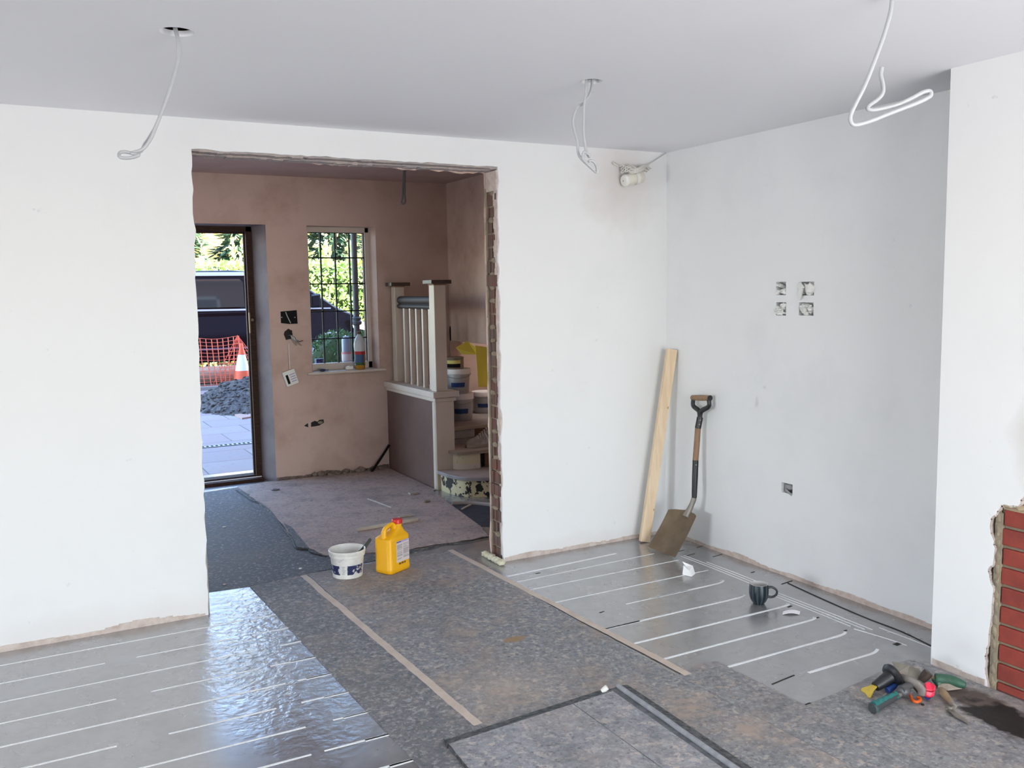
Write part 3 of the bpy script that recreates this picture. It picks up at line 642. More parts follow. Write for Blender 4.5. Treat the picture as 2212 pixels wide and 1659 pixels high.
tag(sc_.build('plastic_stub', M_offwhite, smooth=40, origin=p), 'small off-white plastic stub at the far corner of the raised sheet', 'offcut')
# tape lines
def tape(name, label, a, b, wd, seed, ext=0.0):
    a, b = V(a), V(b); b = b+(b-a)*ext; d = (b-a).normalized(); s_ = V((-d.y, d.x, 0)); n = 70; pl, pr_ = [], []
    for i in range(n+1):
        p = a.lerp(b, i/n)+s_*.006*noise.noise(V((i*.12, seed, 0)))
        pl.append(p+s_*(wd/2+.003*noise.noise(V((i*.5, seed, 2))))); pr_.append(p-s_*(wd/2+.003*noise.noise(V((i*.5, seed, 7)))))
    mb = MB()
    for i in range(n): mb.hexa([pr_[i], pr_[i+1], pl[i+1], pl[i]]+[q+V((0, 0, .0008)) for q in (pr_[i], pr_[i+1], pl[i+1], pl[i])])
    return tag(mb.build(name, M_tape), label, 'tape', 'beige tape strips along the board joints')
tape('masking_tape', 'beige tape strip running from the white tub down to the raised sheet', PZ(655, 1243, T), PZ(1033, 1565, T), .036, 1)
tape('masking_tape', 'beige tape strip along the joint between grey boards and silver floor', PZ(972, 1188, T), PZ(1487, 1457, T), .036, 2)

# hall boards
sheet('protection_board', 'slate grey underlay covering the hall floor just inside the front door', [(-4.0, .335), (-2.771, .352), (-2.572, .330), (-2.27, .378), (-2.03, .40), (-1.62, .42), (-1.50, .46), (-1.75, .9), (-2.05, 2.0), (-2.06, 2.93), (-2.40, 2.87), (-4.0, 2.87)], 0, .003, M_slate, (6, 7), .01, 6, 'hall floor sheets')
hs = [tuple(PZ(*q)[:2]) for q in ((513, 1053), (545, 1076), (575, 1100), (600, 1125), (612, 1136), (640, 1183), (668, 1187), (705, 1202), (760, 1197), (850, 1196), (900, 1184), (985, 1172), (1055, 1160), (1037, 1138), (974, 1092), (935, 1062))]
sheet('hardboard_sheet', 'dusty brown-grey hall sheet with a torn dark left edge, battens lying on it', hs+[(-.76, 1.93), (-.76, 2.97), (-1.75, 2.97), (-1.84, 2.985), (-2.03, 2.94)], .003, .008, M_hallboard, (0, 1, 2, 3, 4, 5, 6, 7, 8, 9, 10, 11, 12), .010, 7, 'hall floor sheets')
td = MB()
tp_ = [PZ(*q, .0085) for q in ((509, 1058), (520, 1064), (545, 1081), (563, 1088), (585, 1106), (598, 1123), (612, 1142), (632, 1166), (640, 1184), (666, 1187), (672, 1193), (705, 1202))]
td.tube(tp_, [.004, .011, .010, .008, .006, .005, .006, .007, .006, .006, .006, .004], n=6, flat=.8)
tp2 = [PZ(*q, .006) for q in ((872, 1199), (905, 1188), (935, 1182), (960, 1175), (1000, 1172), (1058, 1160))]
td.tube(tp2, [.003, .006, .005, .005, .004, .003], n=6)
tag(td.build('torn_strip', M_edge), 'black torn strip curling along the edge of the hall sheet', 'torn edge')
pl_ = [tuple(PZ(*q)[:2]) for q in ((614, 1134), (630, 1142), (668, 1188), (642, 1186))]
sheet('slate_scrap', 'dark angular slate scrap beside the torn edge of the hall sheet', pl_, .0085, .012, M_slate, (), 0, 3)
sheet('slate_mat', 'dark slate mat at the foot of the stairs', [tuple(PZ(*q)[:2]) for q in ((974, 1092), (1003, 1089), (1068, 1093), (1068, 1138), (1038, 1137.5))], .0, .004, mat('dark_slate_mat', (.028, .031, .040), .7, c2=(.045, .05, .06), scale=12), (), 0, 4)

# ------------------------------------------------------------------ staircase in the hall
st = thing('staircase', 'cream painted stairs with bullnose bottom step, newel posts and dark handrail', 'stairs', (-.6, 1.9, 0))
def tread(nose, z, t, back, m, name, nm):
    pts = [V((x, y, z-t)) for x, y in nose]; mb = MB(); mb.prism(pts+[V((x, y, z-t)) for x, y in back], (0, 0, t)); o = mb.build(name, m, st, bev=.004)
    e = MB()
    for a, b in zip(nose[:-1], nose[1:]):
        a, b = V((*a, 0)), V((*b, 0)); d = (b-a).normalized(); n_ = V((d.y, -d.x, 0))
        e.hexa([a+V((0, 0, z-t+.003)), b+V((0, 0, z-t+.003)), b+n_*-.002+V((0, 0, z-t+.003)), a+n_*-.002+V((0, 0, z-t+.003)), a+n_*.004+V((0, 0, z-.004)), b+n_*.004+V((0, 0, z-.004)), b+V((0, 0, z+.001)), a+V((0, 0, z+.001))])
    e.build('nosing', nm, o); return o
def curve2(pts, k=5): return [(p.x, p.y) for p in smooth_path([V((*q, 0)) for q in pts], k)]
n1 = curve2([(-.745, 1.927), (-.735, 1.74), (-.685, 1.59), (-.60, 1.515), (-.474, 1.475), (-.12, 1.455)])
tread(n1, .160, .028, [(-.12, 2.1), (-.60, 2.1), (-.60, 1.927)], M_tread, 'tread', M_nosing)
n2 = curve2([(-.645, 1.927), (-.63, 1.87), (-.58, 1.825), (-.45, 1.80), (-.12, 1.79)])
tread(n2, .310, .026, [(-.12, 2.4), (-.585, 2.4), (-.585, 1.927)], M_tread, 'tread', mat('brown_worn_nosing', (.30, .23, .175), .7))
tread([(-.585, 2.13), (-.35, 2.125), (-.12, 2.12), (.55, 2.12)], .460, .030, [(.55, 2.97), (-.585, 2.97)], mat('grey_dusty_landing', (.26, .225, .215), .8, c2=(.33, .28, .25), scale=4), 'landing', mat('chipped_cream_nosing', (.42, .34, .26), .7))
def riser(path, z0, z1, m, name='riser', d=.02):
    mb = MB(); pts = [V((x, y, z0)) for x, y in path]; bk = [V((x+.02, y+.03, z0)) for x, y in path][::-1]
    mb.prism(pts+bk, (0, 0, z1-z0)); return mb.build(name, m, st)
r1 = curve2([(-.722, 1.927), (-.712, 1.75), (-.660, 1.61), (-.585, 1.55), (-.46, 1.507), (-.14, 1.49)])
riser(r1, .0, .134, M_peel)
r2 = curve2([(-.612, 1.925), (-.60, 1.885), (-.55, 1.855), (-.47, 1.84), (-.413, 1.835)])
riser(r2, .158, .286, M_peel2)
riser([(-.372, 1.835), (-.12, 1.83)], .158, .286, M_bareoak, 'bare_riser')
riser([(-.585, 2.155), (-.30, 2.155)], .308, .432, mat('white_scuffed_riser', (.44, .39, .36), .6, c2=(.36, .32, .30), scale=9))
riser([(-.30, 2.155), (-.12, 2.15)], .308, .432, M_bareoak, 'bare_riser')
rb_ = MB(); rb_.bx(-.585, -.30, 2.145, 2.156, .355, .362); rb_.build('riser_bead', M_tin, st)
fill = MB(); fill.bx(-.58, -.12, 1.87, 2.12, .15, .27); fill.bx(-.62, -.14, 1.62, 1.9, .0, .12); fill.build('carcase', M_dark, st)
hw = MB(); hw.bx(-.745, -.60, 1.985, 2.995, 0, .705)
hwo = hw.build('half_wall', mat('purple_brown_plaster', (.15, .095, .080), .8, c2=(.17, .11, .093), scale=3, bump=.15, bscale=20, spec=.3), st)
npb = MB(); npb.bx(-.748, -.588, 1.930, 1.990, 0, .715); npb.bx(-.752, -.742, 1.94, 1.99, 0, .70); npb.build('newel_base', M_gloss, st, bev=.004)
mo_ = MB(); mo_.bx(-.760, -.572, 1.915, 2.995, .705, .738); mo_.build('moulding', M_gloss, st, bev=.008)
cp = MB(); cp.bx(-.778, -.553, 1.898, 2.995, .740, .787); cp.build('cap_board', M_gloss, st, bev=.004)
def newel(x0, x1, y0, y1, z1, capx, capy):
    mb = MB(); mb.bx(x0, x1, y0, y1, .787, z1); o = mb.build('newel_post', M_gloss, st, bev=.004)
    k = MB(); k.bx(capx[0], capx[1], capy[0], capy[1], z1+.008, z1+.038); k.build('post_cap', M_darkwood, o, bev=.003)
    k2 = MB(); k2.bx(x0-.004, x1+.004, y0-.004, y1+.004, z1-.002, z1+.009); k2.build('cap_bead', M_ash, o)
newel(-.737, -.637, 1.932, 2.032, 1.622, (-.772, -.602), (1.895, 2.07))
newel(-.690, -.602, 2.88, 2.97, 1.615, (-.735, -.560), (2.84, 2.985))
hrl = MB()
hrl.tube([(-.688, 2.035, 1.500), (-.665, 2.45, 1.500), (-.642, 2.872, 1.500)], .034, n=16, flat=1.0)
hrl.tube([(-.688, 2.035, 1.448), (-.665, 2.45, 1.448), (-.642, 2.876, 1.448)], .022, n=14, flat=1.5)
hrl.obox((-.665, 2.455, 1.472), (.046, .85, 0), (1, -.05, 0), (0, 0, 1), .835, .03, .05)
hrl.build('handrail', M_rail, st, smooth=50)
for k in range(5):
    y = 2.125+.155*k; x = -.688+.046*(y-2.035)/.84; mb = MB(); mb.bx(x-.019, x+.019, y-.016, y+.016, .787, 1.432); mb.build('baluster', M_gloss, st, bev=.002)

# ------------------------------------------------------------------ things on the stairs
def bucket(label, c, r, h, rot, grp='silver paint buckets on the stair landing'):
    c = V(c); t_ = thing('plaster_bucket', label, 'bucket', c, grp)
    b = MB(); b.lathe([(r*.86, 0), (r*.90, .01), (r*.985, h*.80), (r*.985, h*.82), (r*.99, h*.9)], c, n=40); b.build('tub', M_silver, t_, smooth=40)
    l_ = MB(); l_.lathe([(r*1.0, h*.78), (r*1.05, h*.80), (r*1.055, h*.97), (r*1.03, h), (0.001, h)], c, n=40, caps=False); l_.build('lid', M_bwhite, t_, smooth=40)
    ex = V((math.cos(rot), math.sin(rot), 0))
    lb = MB(); lb.lathe([(r*.912, h*.22), (r*.965, h*.46)], c, n=24, caps=False, a0=-.62, a1=.62, ex=ex); lo = lb.build('navy_label', M_bluelabel, t_, smooth=60)
    s_ = MB(); s_.lathe([(r*.905, h*.19), (r*.914, h*.22)], c, n=24, caps=False, a0=-.62, a1=.62, ex=ex); s_.build('blue_stripe', M_bluestripe, t_, smooth=60)
    wsr = MB(); wsr.lathe([(r*.885, h*.06), (r*.905, h*.19)], c, n=24, caps=False, a0=-.62, a1=.62, ex=ex); wsr.build('white_band', M_bwhite, t_, smooth=60)
    hd = MB(); e2 = V((-ex.y, ex.x, 0)); pp = []
    for k in range(13):
        a = PI*k/12; pp.append(c+e2*math.cos(a)*r*1.07+ex*math.sin(a)*r*1.10+V((0, 0, h*.80-math.sin(a)*h*.16)))
    hd.tube(pp, .0022, n=6, sm=False); hd.build('wire_handle', M_tangsteel, t_, smooth=60)
    return t_
bucket('silver bucket with white lid at the bottom of the stack behind the newel post', (-.268, 2.475, .460), .106, .236, -2.0)
bucket('silver bucket with white lid on top of the other, brown tin standing on it', (-.292, 2.480, .697), .106, .212, -2.0)
bucket('silver bucket half hidden by the brick jamb under the hanging yellow paper', (.115, 2.80, .461), .104, .195, -2.0)
c = V((-.318, 2.49, .910)); tn = thing('adhesive_tin', 'brown lidded tin with yellow label on top of the stacked buckets', 'tin', c)
mb = MB(); mb.lathe([(.080, 0), (.082, .004), (.082, .085), (.084, .088), (.084, .098), (.080, .100)], c, n=36); mb.build('can', M_tin, tn, smooth=40)
exl = V((math.cos(-2.2), math.sin(-2.2), 0))
mb = MB(); mb.lathe([(.0826, .045), (.0826, .075)], c, n=24, caps=False, a0=-.9, a1=.9, ex=exl); mb.build('yellow_label', M_ylabel, tn)
mb = MB(); mb.lathe([(.0826, .012), (.0826, .045)], c, n=24, caps=False, a0=-.9, a1=.9, ex=exl); mb.build('dark_label', M_black, tn)
# yellow abrasive strip folded over the tin and hanging down
ys = MB(); yv = 2.335
q = [PY(x, y, yv) for x, y in ((1027, 746), (1058, 751), (1060, 836), (1034, 836))]
ys.prism([q[0], q[1], q[2], q[3]], (0, .003, 0))
q2 = [PY(985, 751, yv+.03), PY(1010, 736.5, yv+.09), PY(1029, 752, yv+.01), PY(1029, 766, yv-.002), PY(998, 765.5, yv+.06)]
ys.prism(q2, (0, .004, 0))
tag(ys.build('abrasive_roll', M_sand), 'yellow abrasive paper strip draped from the tin, hanging beside the buckets', 'abrasive paper')
gb = MB(); gb.blob((-.40, 2.63, 1.0), (.085, .05, .09), 3, .7, 2.2); gb.bx(-.45, -.34, 2.60, 2.68, .461, .93)
tag(gb.build('plastic_bag', mat('crumpled_grey_plastic', (.26, .235, .24), .5), smooth=20), 'crumpled grey plastic bag bunched behind the brown tin', 'bag')
# dusty trainer on the second step
sh = thing('trainer', 'dusty brown trainer with pale stripes sitting on the second stair', 'shoe', (-.36, 1.96, .31))
def shoe_pt(u, a, top):   # u 0 toe .. 1 heel
    L = .285; x = -.475+u*L; y = 1.965-.02*u
    hw_ = .045*math.sin(min(1, u*2.6+.25)*PI/2)*(1-.18*max(0, u-.55)/.45)
    return V((x, y+hw_*math.cos(a), .335+top*math.sin(a)))
prof_u = [0, .04, .10, .20, .32, .45, .58, .70, .82, .93, 1.0]; tops = [.012, .030, .043, .050, .060, .078, .098, .108, .100, .098, .080]
mb = MB(); N = 14; base = len(mb.v)
for u, tp1 in zip(prof_u, tops):
    for k in range(N): mb.v.append(shoe_pt(u, PI*k/(N-1), tp1*(1 if u not in (0, 1.0) else 1)))
for i in range(len(prof_u)-1):
    for k in range(N-1): mb.f.append((i*N+k, (i+1)*N+k, (i+1)*N+k+1, i*N+k+1))
mb.f.append(tuple(range(N))); mb.f.append(tuple((len(prof_u)-1)*N+k for k in range(N-1, -1, -1)))
mb.build('upper', M_shoe, sh, smooth=70)
mb = MB(); sp_ = [shoe_pt(u, 0, 0)+V((0, .006, -.025)) for u in prof_u]+[shoe_pt(u, PI, 0)+V((0, -.006, -.025)) for u in prof_u[::-1]]; mb.prism(sp_, (0, 0, .027)); mb.build('sole', M_sole, sh, bev=.004)
mb = MB(); mb.lathe([(.001, 0), (.030, .002), (.036, .010)], (-.255, 1.948, .428), (.25, 0, 1), 20); mb.build('collar', M_dark, sh, smooth=50)
mb = MB()
for k in range(5):
    u = .34+.07*k; tt = .063+.014*k; mb.tube([shoe_pt(u, 2.4, tt+.004), shoe_pt(u+.015, PI/2, tt+.006), shoe_pt(u, .75, tt+.004)], .0035, n=6)
mb.build('laces', M_lace, sh, smooth=60)
mb = MB()
for k in range(3):
    u = .60+.10*k; mb.tube([shoe_pt(u-.05, 2.05, tops[6]+.002), shoe_pt(u, 2.6, tops[6]+.003), shoe_pt(u+.03, 3.0, tops[6]+.003)], .005, n=6)
mb.build('stripes', M_stripe, sh, smooth=60)

# ------------------------------------------------------------------ hall wall services
bb = thing('socket_back_box', 'black double back box with two screws sunk in pink plaster by the front door', 'back box', PY(623, 686, FY))
q = [PY(x, y, FY-.002) for x, y in ((606, 673), (641, 672), (643, 699), (607, 698))]
mb = MB(); mb.prism([q[0], q[1]+V((0, 0, .008)), q[1], q[2], (q[2]+q[3])/2+V((0, 0, -.006)), q[3]], (0, .002, 0)); mb.build('box', M_black, bb)
for px in (608.5, 637): mb = MB(); mb.lathe([(.006, 0), (.004, .004)], PY(px, 685.5, FY-.002), (0, -1, 0), 12); mb.build('screw', M_tangsteel, bb)
mb = MB(); mb.tube([PY(617, 674, FY-.004), PY(621, 684, FY-.012), PY(628, 698, FY-.006)], .0035, n=6); mb.build('wire', M_cable, bb)
ct = thing('cable_tails', 'bundle of frayed cable tails poking from a hole under the black back box', 'cables', PY(628, 725, FY))
mb = MB(); mb.blob(PY(623, 722, FY), (.035, .012, .045), 4, .5, 2); mb.build('hole_edge', M_dark, ct)
for k in range(7):
    a = PY(624+k*.7, 724, FY-.01); b = PY(630+k*2.0, 731+k*1.2, FY-.04-.008*k); c = PY(634+k*3.4, 736+(k % 3)*5, FY-.035)
    mb = MB(); mb.tube([a, (a+b)/2+V((0, -.02, .01)), b, c], .0042, n=6); mb.build('cable_tail', [M_greycable, M_cable, M_mortar][k % 3], ct, smooth=60)
tm = thing('wall_thermostat', 'white thermostat box hanging crooked on its cord below the cable tails', 'thermostat', PY(629, 815, FY))
q = [PY(x, y, FY-.03) for x, y in ((610, 805), (635.5, 795.5), (646, 827), (621, 836))]
ex_, ez_ = (q[1]-q[0]).normalized(), (q[0]-q[3]).normalized(); cc = (q[0]+q[2])/2
mb = MB(); mb.obox(cc+V((0, .012, 0)), ex_, (0, 1, 0), ez_, (q[1]-q[0]).length, .028, (q[0]-q[3]).length); mb.build('case', M_offwhite, tm, bev=.004)
mb = MB(); mb.obox(cc-ex_*.027-ez_*.006+V((0, -.003, 0)), ex_, (0, 1, 0), ez_, .020, .003, .078); mb.build('dark_window', M_black, tm)
mb = MB()
for k in range(4): mb.obox(cc+ex_*.020+ez_*(.026-.020*k)+V((0, -.0025, 0)), ex_, (0, 1, 0), ez_, .050-.006*(k % 2), .002, .006)
mb.build('print_lines', M_lilac, tm)
mb = MB(); mb.tube([PY(623, 743, FY-.012), PY(624.5, 770, FY-.02), PY(626, 797, FY-.02)], .003, n=6); mb.build('cord', M_offwhite, tm)
sh2 = thing('chased_socket_hole', 'ragged black hole with grey cable stub low on the hall wall under the window', 'wall hole', PY(680, 916, FY))
mb = MB(); mb.prism([PY(x, y, FY-.002) for x, y in ((672, 913), (680, 909), (686, 911), (690, 907), (699, 906), (700, 913), (690, 919), (681, 921), (672, 922))], (0, .002, 0)); mb.prism([PY(x, y, FY-.002) for x, y in ((657, 920), (665, 914), (666, 923))], (0, .002, 0)); mb.build('hole', M_dark, sh2, tri=True)
mb = MB(); mb.blob(PY(692, 912.5, FY-.004), (.022, .008, .014), 6, .4, 2); mb.build('cable_stub', M_mortar2, sh2, smooth=60)
rd = MB(); rd.tube([PZ(803, 1019, .008), (-.85, 2.935, .105), PY(841, 961, 2.965)], .011, n=8)
tag(rd.build('cable_conduit', M_black, smooth=60), 'black conduit leaning from the floor into the corner beside the half wall', 'conduit')
rs = MB(); rr_ = random.Random(4)
for k in range(26):
    x = rr_.uniform(-1.55, -.76)**1; x = -.80-.75*abs(rr_.gauss(0, .5)); s_ = rr_.uniform(.008, .028)
    rs.blob((x, 2.965+rr_.uniform(-.03, .02), .008+s_*.5), (s_*1.4, s_, s_), k, .6, 2, 1)
tag(rs.build('plaster_rubble', mat('rubble', (.15, .11, .09), .95, c2=(.25, .2, .17), scale=20)), 'small plaster rubble along the foot of the hall wall', 'rubble', kind='stuff')

# debris on the hall floor
def stick(name, label, a, b, wd, h, m, z=.0085, cat='batten', pts=None):
    a, b = PZ(*a, z), PZ(*b, z); d = (b-a); mb = MB()
    mb.obox((a+b)/2+V((0, 0, h/2)), d, V((-d.y, d.x, 0)), (0, 0, 1), d.length, wd, h)
    return tag(mb.build(name, m, bev=.0015, origin=tuple((a+b)/2)), label, cat)
M_bat = mat('painted_batten', (.42, .37, .32), .7, c2=(.36, .31, .26), scale=8)
stick('timber_batten', 'long pale batten lying behind the yellow can', (770, 1147), (901, 1124), .03, .022, M_bat)
stick('wood_offcut', 'short flat offcut just beyond the red cap', (861, 1118), (892, 1113.5), .03, .010, M_bat, cat='offcut')
stick('wood_block', 'small pale block on the hall floor toward the stairs', (884, 1068), (900, 1066), .05, .014, M_bat, cat='offcut')
stick('wood_sliver', 'little pale sliver lying on the dark slate mat', (998, 1101), (1017, 1091), .018, .008, M_bat, .0045, 'offcut')
mb = MB(); mb.tube([PZ(x, y, .012) for x, y in ((794, 1078), (812, 1084), (830, 1091), (845, 1096))], .006, n=6, flat=.6); tag(mb.build('curved_strip', M_bat, smooth=50), 'thin curved strip on the middle of the hall sheet', 'offcut')
mb = MB(); mb.tube([PZ(x, y, .012) for x, y in ((977, 1088), (1005, 1087), (1030, 1088), (1066, 1092))], .016, n=6, flat=.5); tag(mb.build('trim_strip', mat('grey_painted_trim', (.40, .37, .355), .6), smooth=50), 'grey painted trim strip lying along the foot of the bottom stair', 'offcut')
mb = MB(); mb.blob(PZ(920, 1083, .016), (.016, .012, .009), 2, .6, 2); mb.blob(PZ(926, 1082, .016), (.012, .01, .008), 5, .6, 2); tag(mb.build('mortar_crumb', M_mortar2), 'lump of grey mortar on the hall sheet before the stairs', 'mortar lump')
mb = MB(); mb.blob(PZ(595, 1058, .012), (.03, .02, .008), 8, .5, 2); tag(mb.build('slate_chip', M_slate), 'dark slate chip by the door reveal', 'chip')
for k, (x, y, lb, mm) in enumerate(((484, 1138, 'white speck of plaster on the slate underlay near the left wall', M_paper), (485, 1262, 'pale plaster chip on slate above the foil', M_bat), (649, 1228, 'tiny white chip at the top of the first tape line', M_paper), (702, 1184, 'pale flake beside the white tub', M_bat), (1004, 1116, 'wood chip on the near edge of the slate mat', M_bat))):
    mb = MB(); mb.blob(PZ(x, y, .008), (.012, .007, .004), k+3, .5, 2, 1); tag(mb.build('plaster_chip', mm), lb, 'chip')
fm = thing('foam_lump', 'cream expanding foam lumps at the foot of the brick jamb', 'foam', PZ(1062, 1206, .01))
mb = MB()
for k, (x, y) in enumerate(((1048, 1196), (1055, 1200), (1062, 1203), (1069, 1208), (1076, 1211), (1083, 1215))): mb.blob(PZ(x, y, .016), (.025, .025, .017), k, .5, 2.2)
mb.build('foam_bead', M_foam, fm, smooth=60)
# ------------------------------------------------------------------ window sill things
sz = .905
def on_sill(px, py, y): p = PY(px, py, y); return V((p.x, y, sz))
bo = on_sill(778, 797, FY+.035); bt = thing('drink_bottle', 'clear plastic bottle with red band and amber dregs on the window sill', 'bottle', bo)
mb = MB(); mb.lathe([(0.0403, .0), (0.0448, .006), (0.0448, .035), (0.0448, .035)], bo, n=28); mb.build('amber_dregs', M_amber, bt, smooth=40)
mb = MB(); mb.lathe([(0.0454, .036), (0.0454, .16), (0.0493, .19), (0.0493, .215), (0.0448, .24), (0.0336, .272), (0.0190, .295), (0.0151, .305), (0.0151, .312)], bo, n=28, caps=False); mb.build('bottle_shell', mat('cloudy_plastic', (.50, .54, .60), .35, c2=(.60, .63, .66), scale=5), bt, smooth=50)
mb = MB(); mb.lathe([(0.0179, .305), (0.0179, .328), (0.0112, .330)], bo, n=20); mb.build('cap', M_darkprint, bt, smooth=40)
mb = MB(); mb.lathe([(0.0461, .128), (0.0461, .156)], bo, n=28, caps=False); mb.build('red_band', mat('red_label', (.42, .01, .02), .5), bt, smooth=60)
mb = MB(); mb.lathe([(0.0461, .046), (0.0461, .128)], bo, n=28, caps=False); mb.build('blue_band', mat('blue_label', (0.0336, .075, .19), .5), bt, smooth=60)
mb = MB(); mb.lathe([(0.0466, .036), (0.0466, .058)], bo, n=28, caps=False, a0=-2.8, a1=-.4, ex=(1, 0, 0)); mb.build('green_print', mat('green_print', (0.0336, .11, .02), .6), bt)
mb = MB(); mb.lathe([(0.0468, .046), (0.0468, .126)], bo, n=8, caps=False, a0=-1.05, a1=-.55, ex=(1, 0, 0)); mb.build('orange_strip', mat('orange_print', (.40, .17, .03), .6), bt)
p = on_sill(755, 797, FY+.03); mb = MB(); mb.obox(p+V((0, 0, .014)), (1, 0, 0), (0, 1, 0), (0, 0, 1), .062, .03, .027); mb.blob(p+V((-.01, -.005, .028)), (.016, .012, .006), 3, .4, 2)
tag(mb.build('plug_block', mat('white_plug_plastic', (.85, .83, .78), .5), bev=.006), 'small white plug block on the sill beside the bottle', 'plug')
p = on_sill(697, 801, FY+.01); mb = MB(); mb.blob(p+V((0, 0, .011)), (.032, .018, .012), 2, .3, 1.5); mb.tube([p+V((.02, 0, .008)), p+V((.045, -.004, .010)), p+V((.05, .004, .008)), p+V((.03, .006, .008))], .004, n=6)
tag(mb.build('car_key', mat('dark_blue_plastic', (.015, .025, .07), .3), smooth=50), 'dark blue key fob at the left end of the window sill', 'keys')
# outer ledge things behind the glass
ol = MB(); ol.bx(-1.42, -.80, FY+.30, FY+.48, .88, .90); struct('window_ledge', ol, M_outer, win)
p = V((PY(749, 780, FY+.40).x, FY+.40, .90)); tb = thing('sealant_tube', 'pale tube with pink-white label standing outside the window glass', 'tube', p)
mb = MB(); mb.lathe([(.040, 0), (.040, .235), (.034, .262), (.020, .278), (.001, .28)], p, n=24, caps=False); mb.build('tube_body', mat('pale_tube', (.30, .34, .46), .4), tb, smooth=50)
mb = MB(); mb.lathe([(.044, .055), (.044, .125)], p, n=24, caps=False); mb.build('white_label', mat('pinkish_paper', (.70, .58, .60), .7), tb, smooth=60)
mb = MB(); mb.lathe([(.0446, .118), (.0446, .136)], p, n=24, caps=False); mb.build('pink_band', mat('pink_band', (.65, .25, .27), .7), tb, smooth=60)
p = V((PY(692, 780, FY+.40).x, FY+.40, .90)); mb = MB(); mb.bx(p.x-.042, p.x+.042, p.y-.02, p.y+.04, .90, .985)
tag(mb.build('speckled_block', mat('blue_speckled', (.03, .035, .12), .7, c2=(.22, .22, .36), scale=45, lo=.55, hi=.6), bev=.002), 'small blue speckled block on the outer ledge at the window left', 'block')

# ------------------------------------------------------------------ ceiling cables
def cablething(name, label, hole, strands, r, m):
    t_ = thing(name, label, 'ceiling cable', hole, 'loose lighting cables hanging from the ceiling')
    for sn in strands:
        mb = MB(); mb.tube(sn, r, n=8, k=8); mb.build('cable_strand', m, t_, smooth=60)
    return t_
def dpts(pts, d0, dd=0.0, dl=None): return [PD(x, y, d0+(dd*i/(len(pts)-1))+(dl[i] if dl else 0)) for i, (x, y) in enumerate(pts)]
h0 = HOLES[0][0]; d0 = depth(h0)
s1 = dpts([(375, 50), (378, 66), (384, 90), (384, 125), (378, 155), (368, 190), (352, 235), (336, 275), (325, 300), (308, 322), (285, 331), (264, 334), (257, 337)], d0, -.12)
s2 = dpts([(257, 337), (258, 331), (268, 328), (290, 331), (305, 326), (312, 312), (322, 298), (338, 270), (354, 228), (369, 185), (379, 150), (387, 122), (387, 92), (381, 66), (378, 50)], d0-.12, .12)
lowp = dpts([(257, 337), (262, 340.5), (275, 341.5), (290, 339), (300, 334), (308, 325)], d0-.12, .02)
cablething('ceiling_cable', 'long white cable loop hanging from the ceiling hole above the broken opening left side', h0, [s1[:-2]+lowp[::-1][1:], s2], .0052, M_cable)
h1 = HOLES[1][0]; d1 = depth(h1)
a1 = dpts([(1266, 160), (1266, 175), (1265, 205), (1262, 225), (1261, 255), (1261, 285), (1264, 315), (1268, 330), (1273, 340)], d1, -.04)
a2 = dpts([(1280, 160), (1279, 172), (1278, 190), (1272, 207), (1262, 222), (1250, 230), (1242, 243), (1238, 262), (1241, 283), (1247, 305), (1249, 330), (1256, 343), (1272, 358), (1285, 370), (1290, 372), (1290, 365), (1285, 352), (1277, 347), (1271, 349)], d1+.02, -.06)
a3 = dpts([(1273, 340), (1274, 336), (1268, 331), (1262, 328), (1259, 335), (1261, 345), (1270, 355), (1284, 368)], d1-.05, 0)
cablething('ceiling_cable', 'white cables twisted together below the middle ceiling hole near the wall sensor', h1, [a1, a2, a3], .0055, M_cable)
h2 = HOLES[2][0]; d2 = depth(h2)
b1_ = dpts([(1929, -40), (1927, 0), (1923, 30), (1910, 75), (1890, 130), (1868, 185), (1848, 225), (1838, 248), (1838, 263), (1848, 270), (1880, 262), (1925, 244), (1975, 225), (2003, 212), (2011, 205), (2009, 197), (1995, 199), (1970, 212), (1940, 226), (1910, 234), (1885, 238), (1874, 235), (1879, 227), (1897, 214), (1907, 200), (1907, 182), (1903, 162), (1905, 146)], d2, .05)
cablething('ceiling_cable', 'white cable loop nearest the chimney breast, its cut end curling upward', h2, [b1_], .0062, M_cable)
hh = PZ(873, 365, HC); dh = depth(hh)
hcab = [dpts([(873, 358), (872, 380), (870, 410), (869, 428), (867, 437), (871, 440), (875, 436), (874, 420), (874, 390), (875, 358)], dh)]
cablething('ceiling_cable', 'grey cable loop hanging from the plastered hall ceiling', hh, hcab, .0085, M_greycable)

# ------------------------------------------------------------------ sensor bundle high on the back wall
p0, p1 = PY(1351, 390, -.05), PY(1386, 382, -.05); ax = (p1-p0).normalized()
sb = thing('wall_sensor', 'off-white cylindrical sensor with coiled lead strapped to it, high by the corner', 'sensor', (p0+p1)/2)
mb = MB(); mb.lathe([(.001, -.016), (.030, -.014), (.036, -.004), (.037, .0), (.037, .001), (.034, .002), (.034, (p1-p0).length)], p0, ax, 32); mb.build('end_cap', M_offwhite, sb, smooth=40)
mb = MB(); mb.lathe([(.0345, .012), (.036, .014), (.036, (p1-p0).length-.002), (.030, (p1-p0).length+.006), (.001, (p1-p0).length+.008)], p0, ax, 32); mb.build('body', mat('cream_sensor_body', (.68, .65, .56), .5), sb, smooth=40)
mb = MB(); mb.lathe([(.038, .066), (.039, .068), (.039, .090), (.038, .092)], p0, ax, 32, caps=False); mb.build('strap', M_offwhite, sb, smooth=40)
mb = MB(); mb.lathe([(.005, 0), (.003, .003)], p0-ax*.015, -ax, 10); mb.build('screw', M_ink, sb)
mb = MB()
sp2 = PY(1377, 368, -.085)
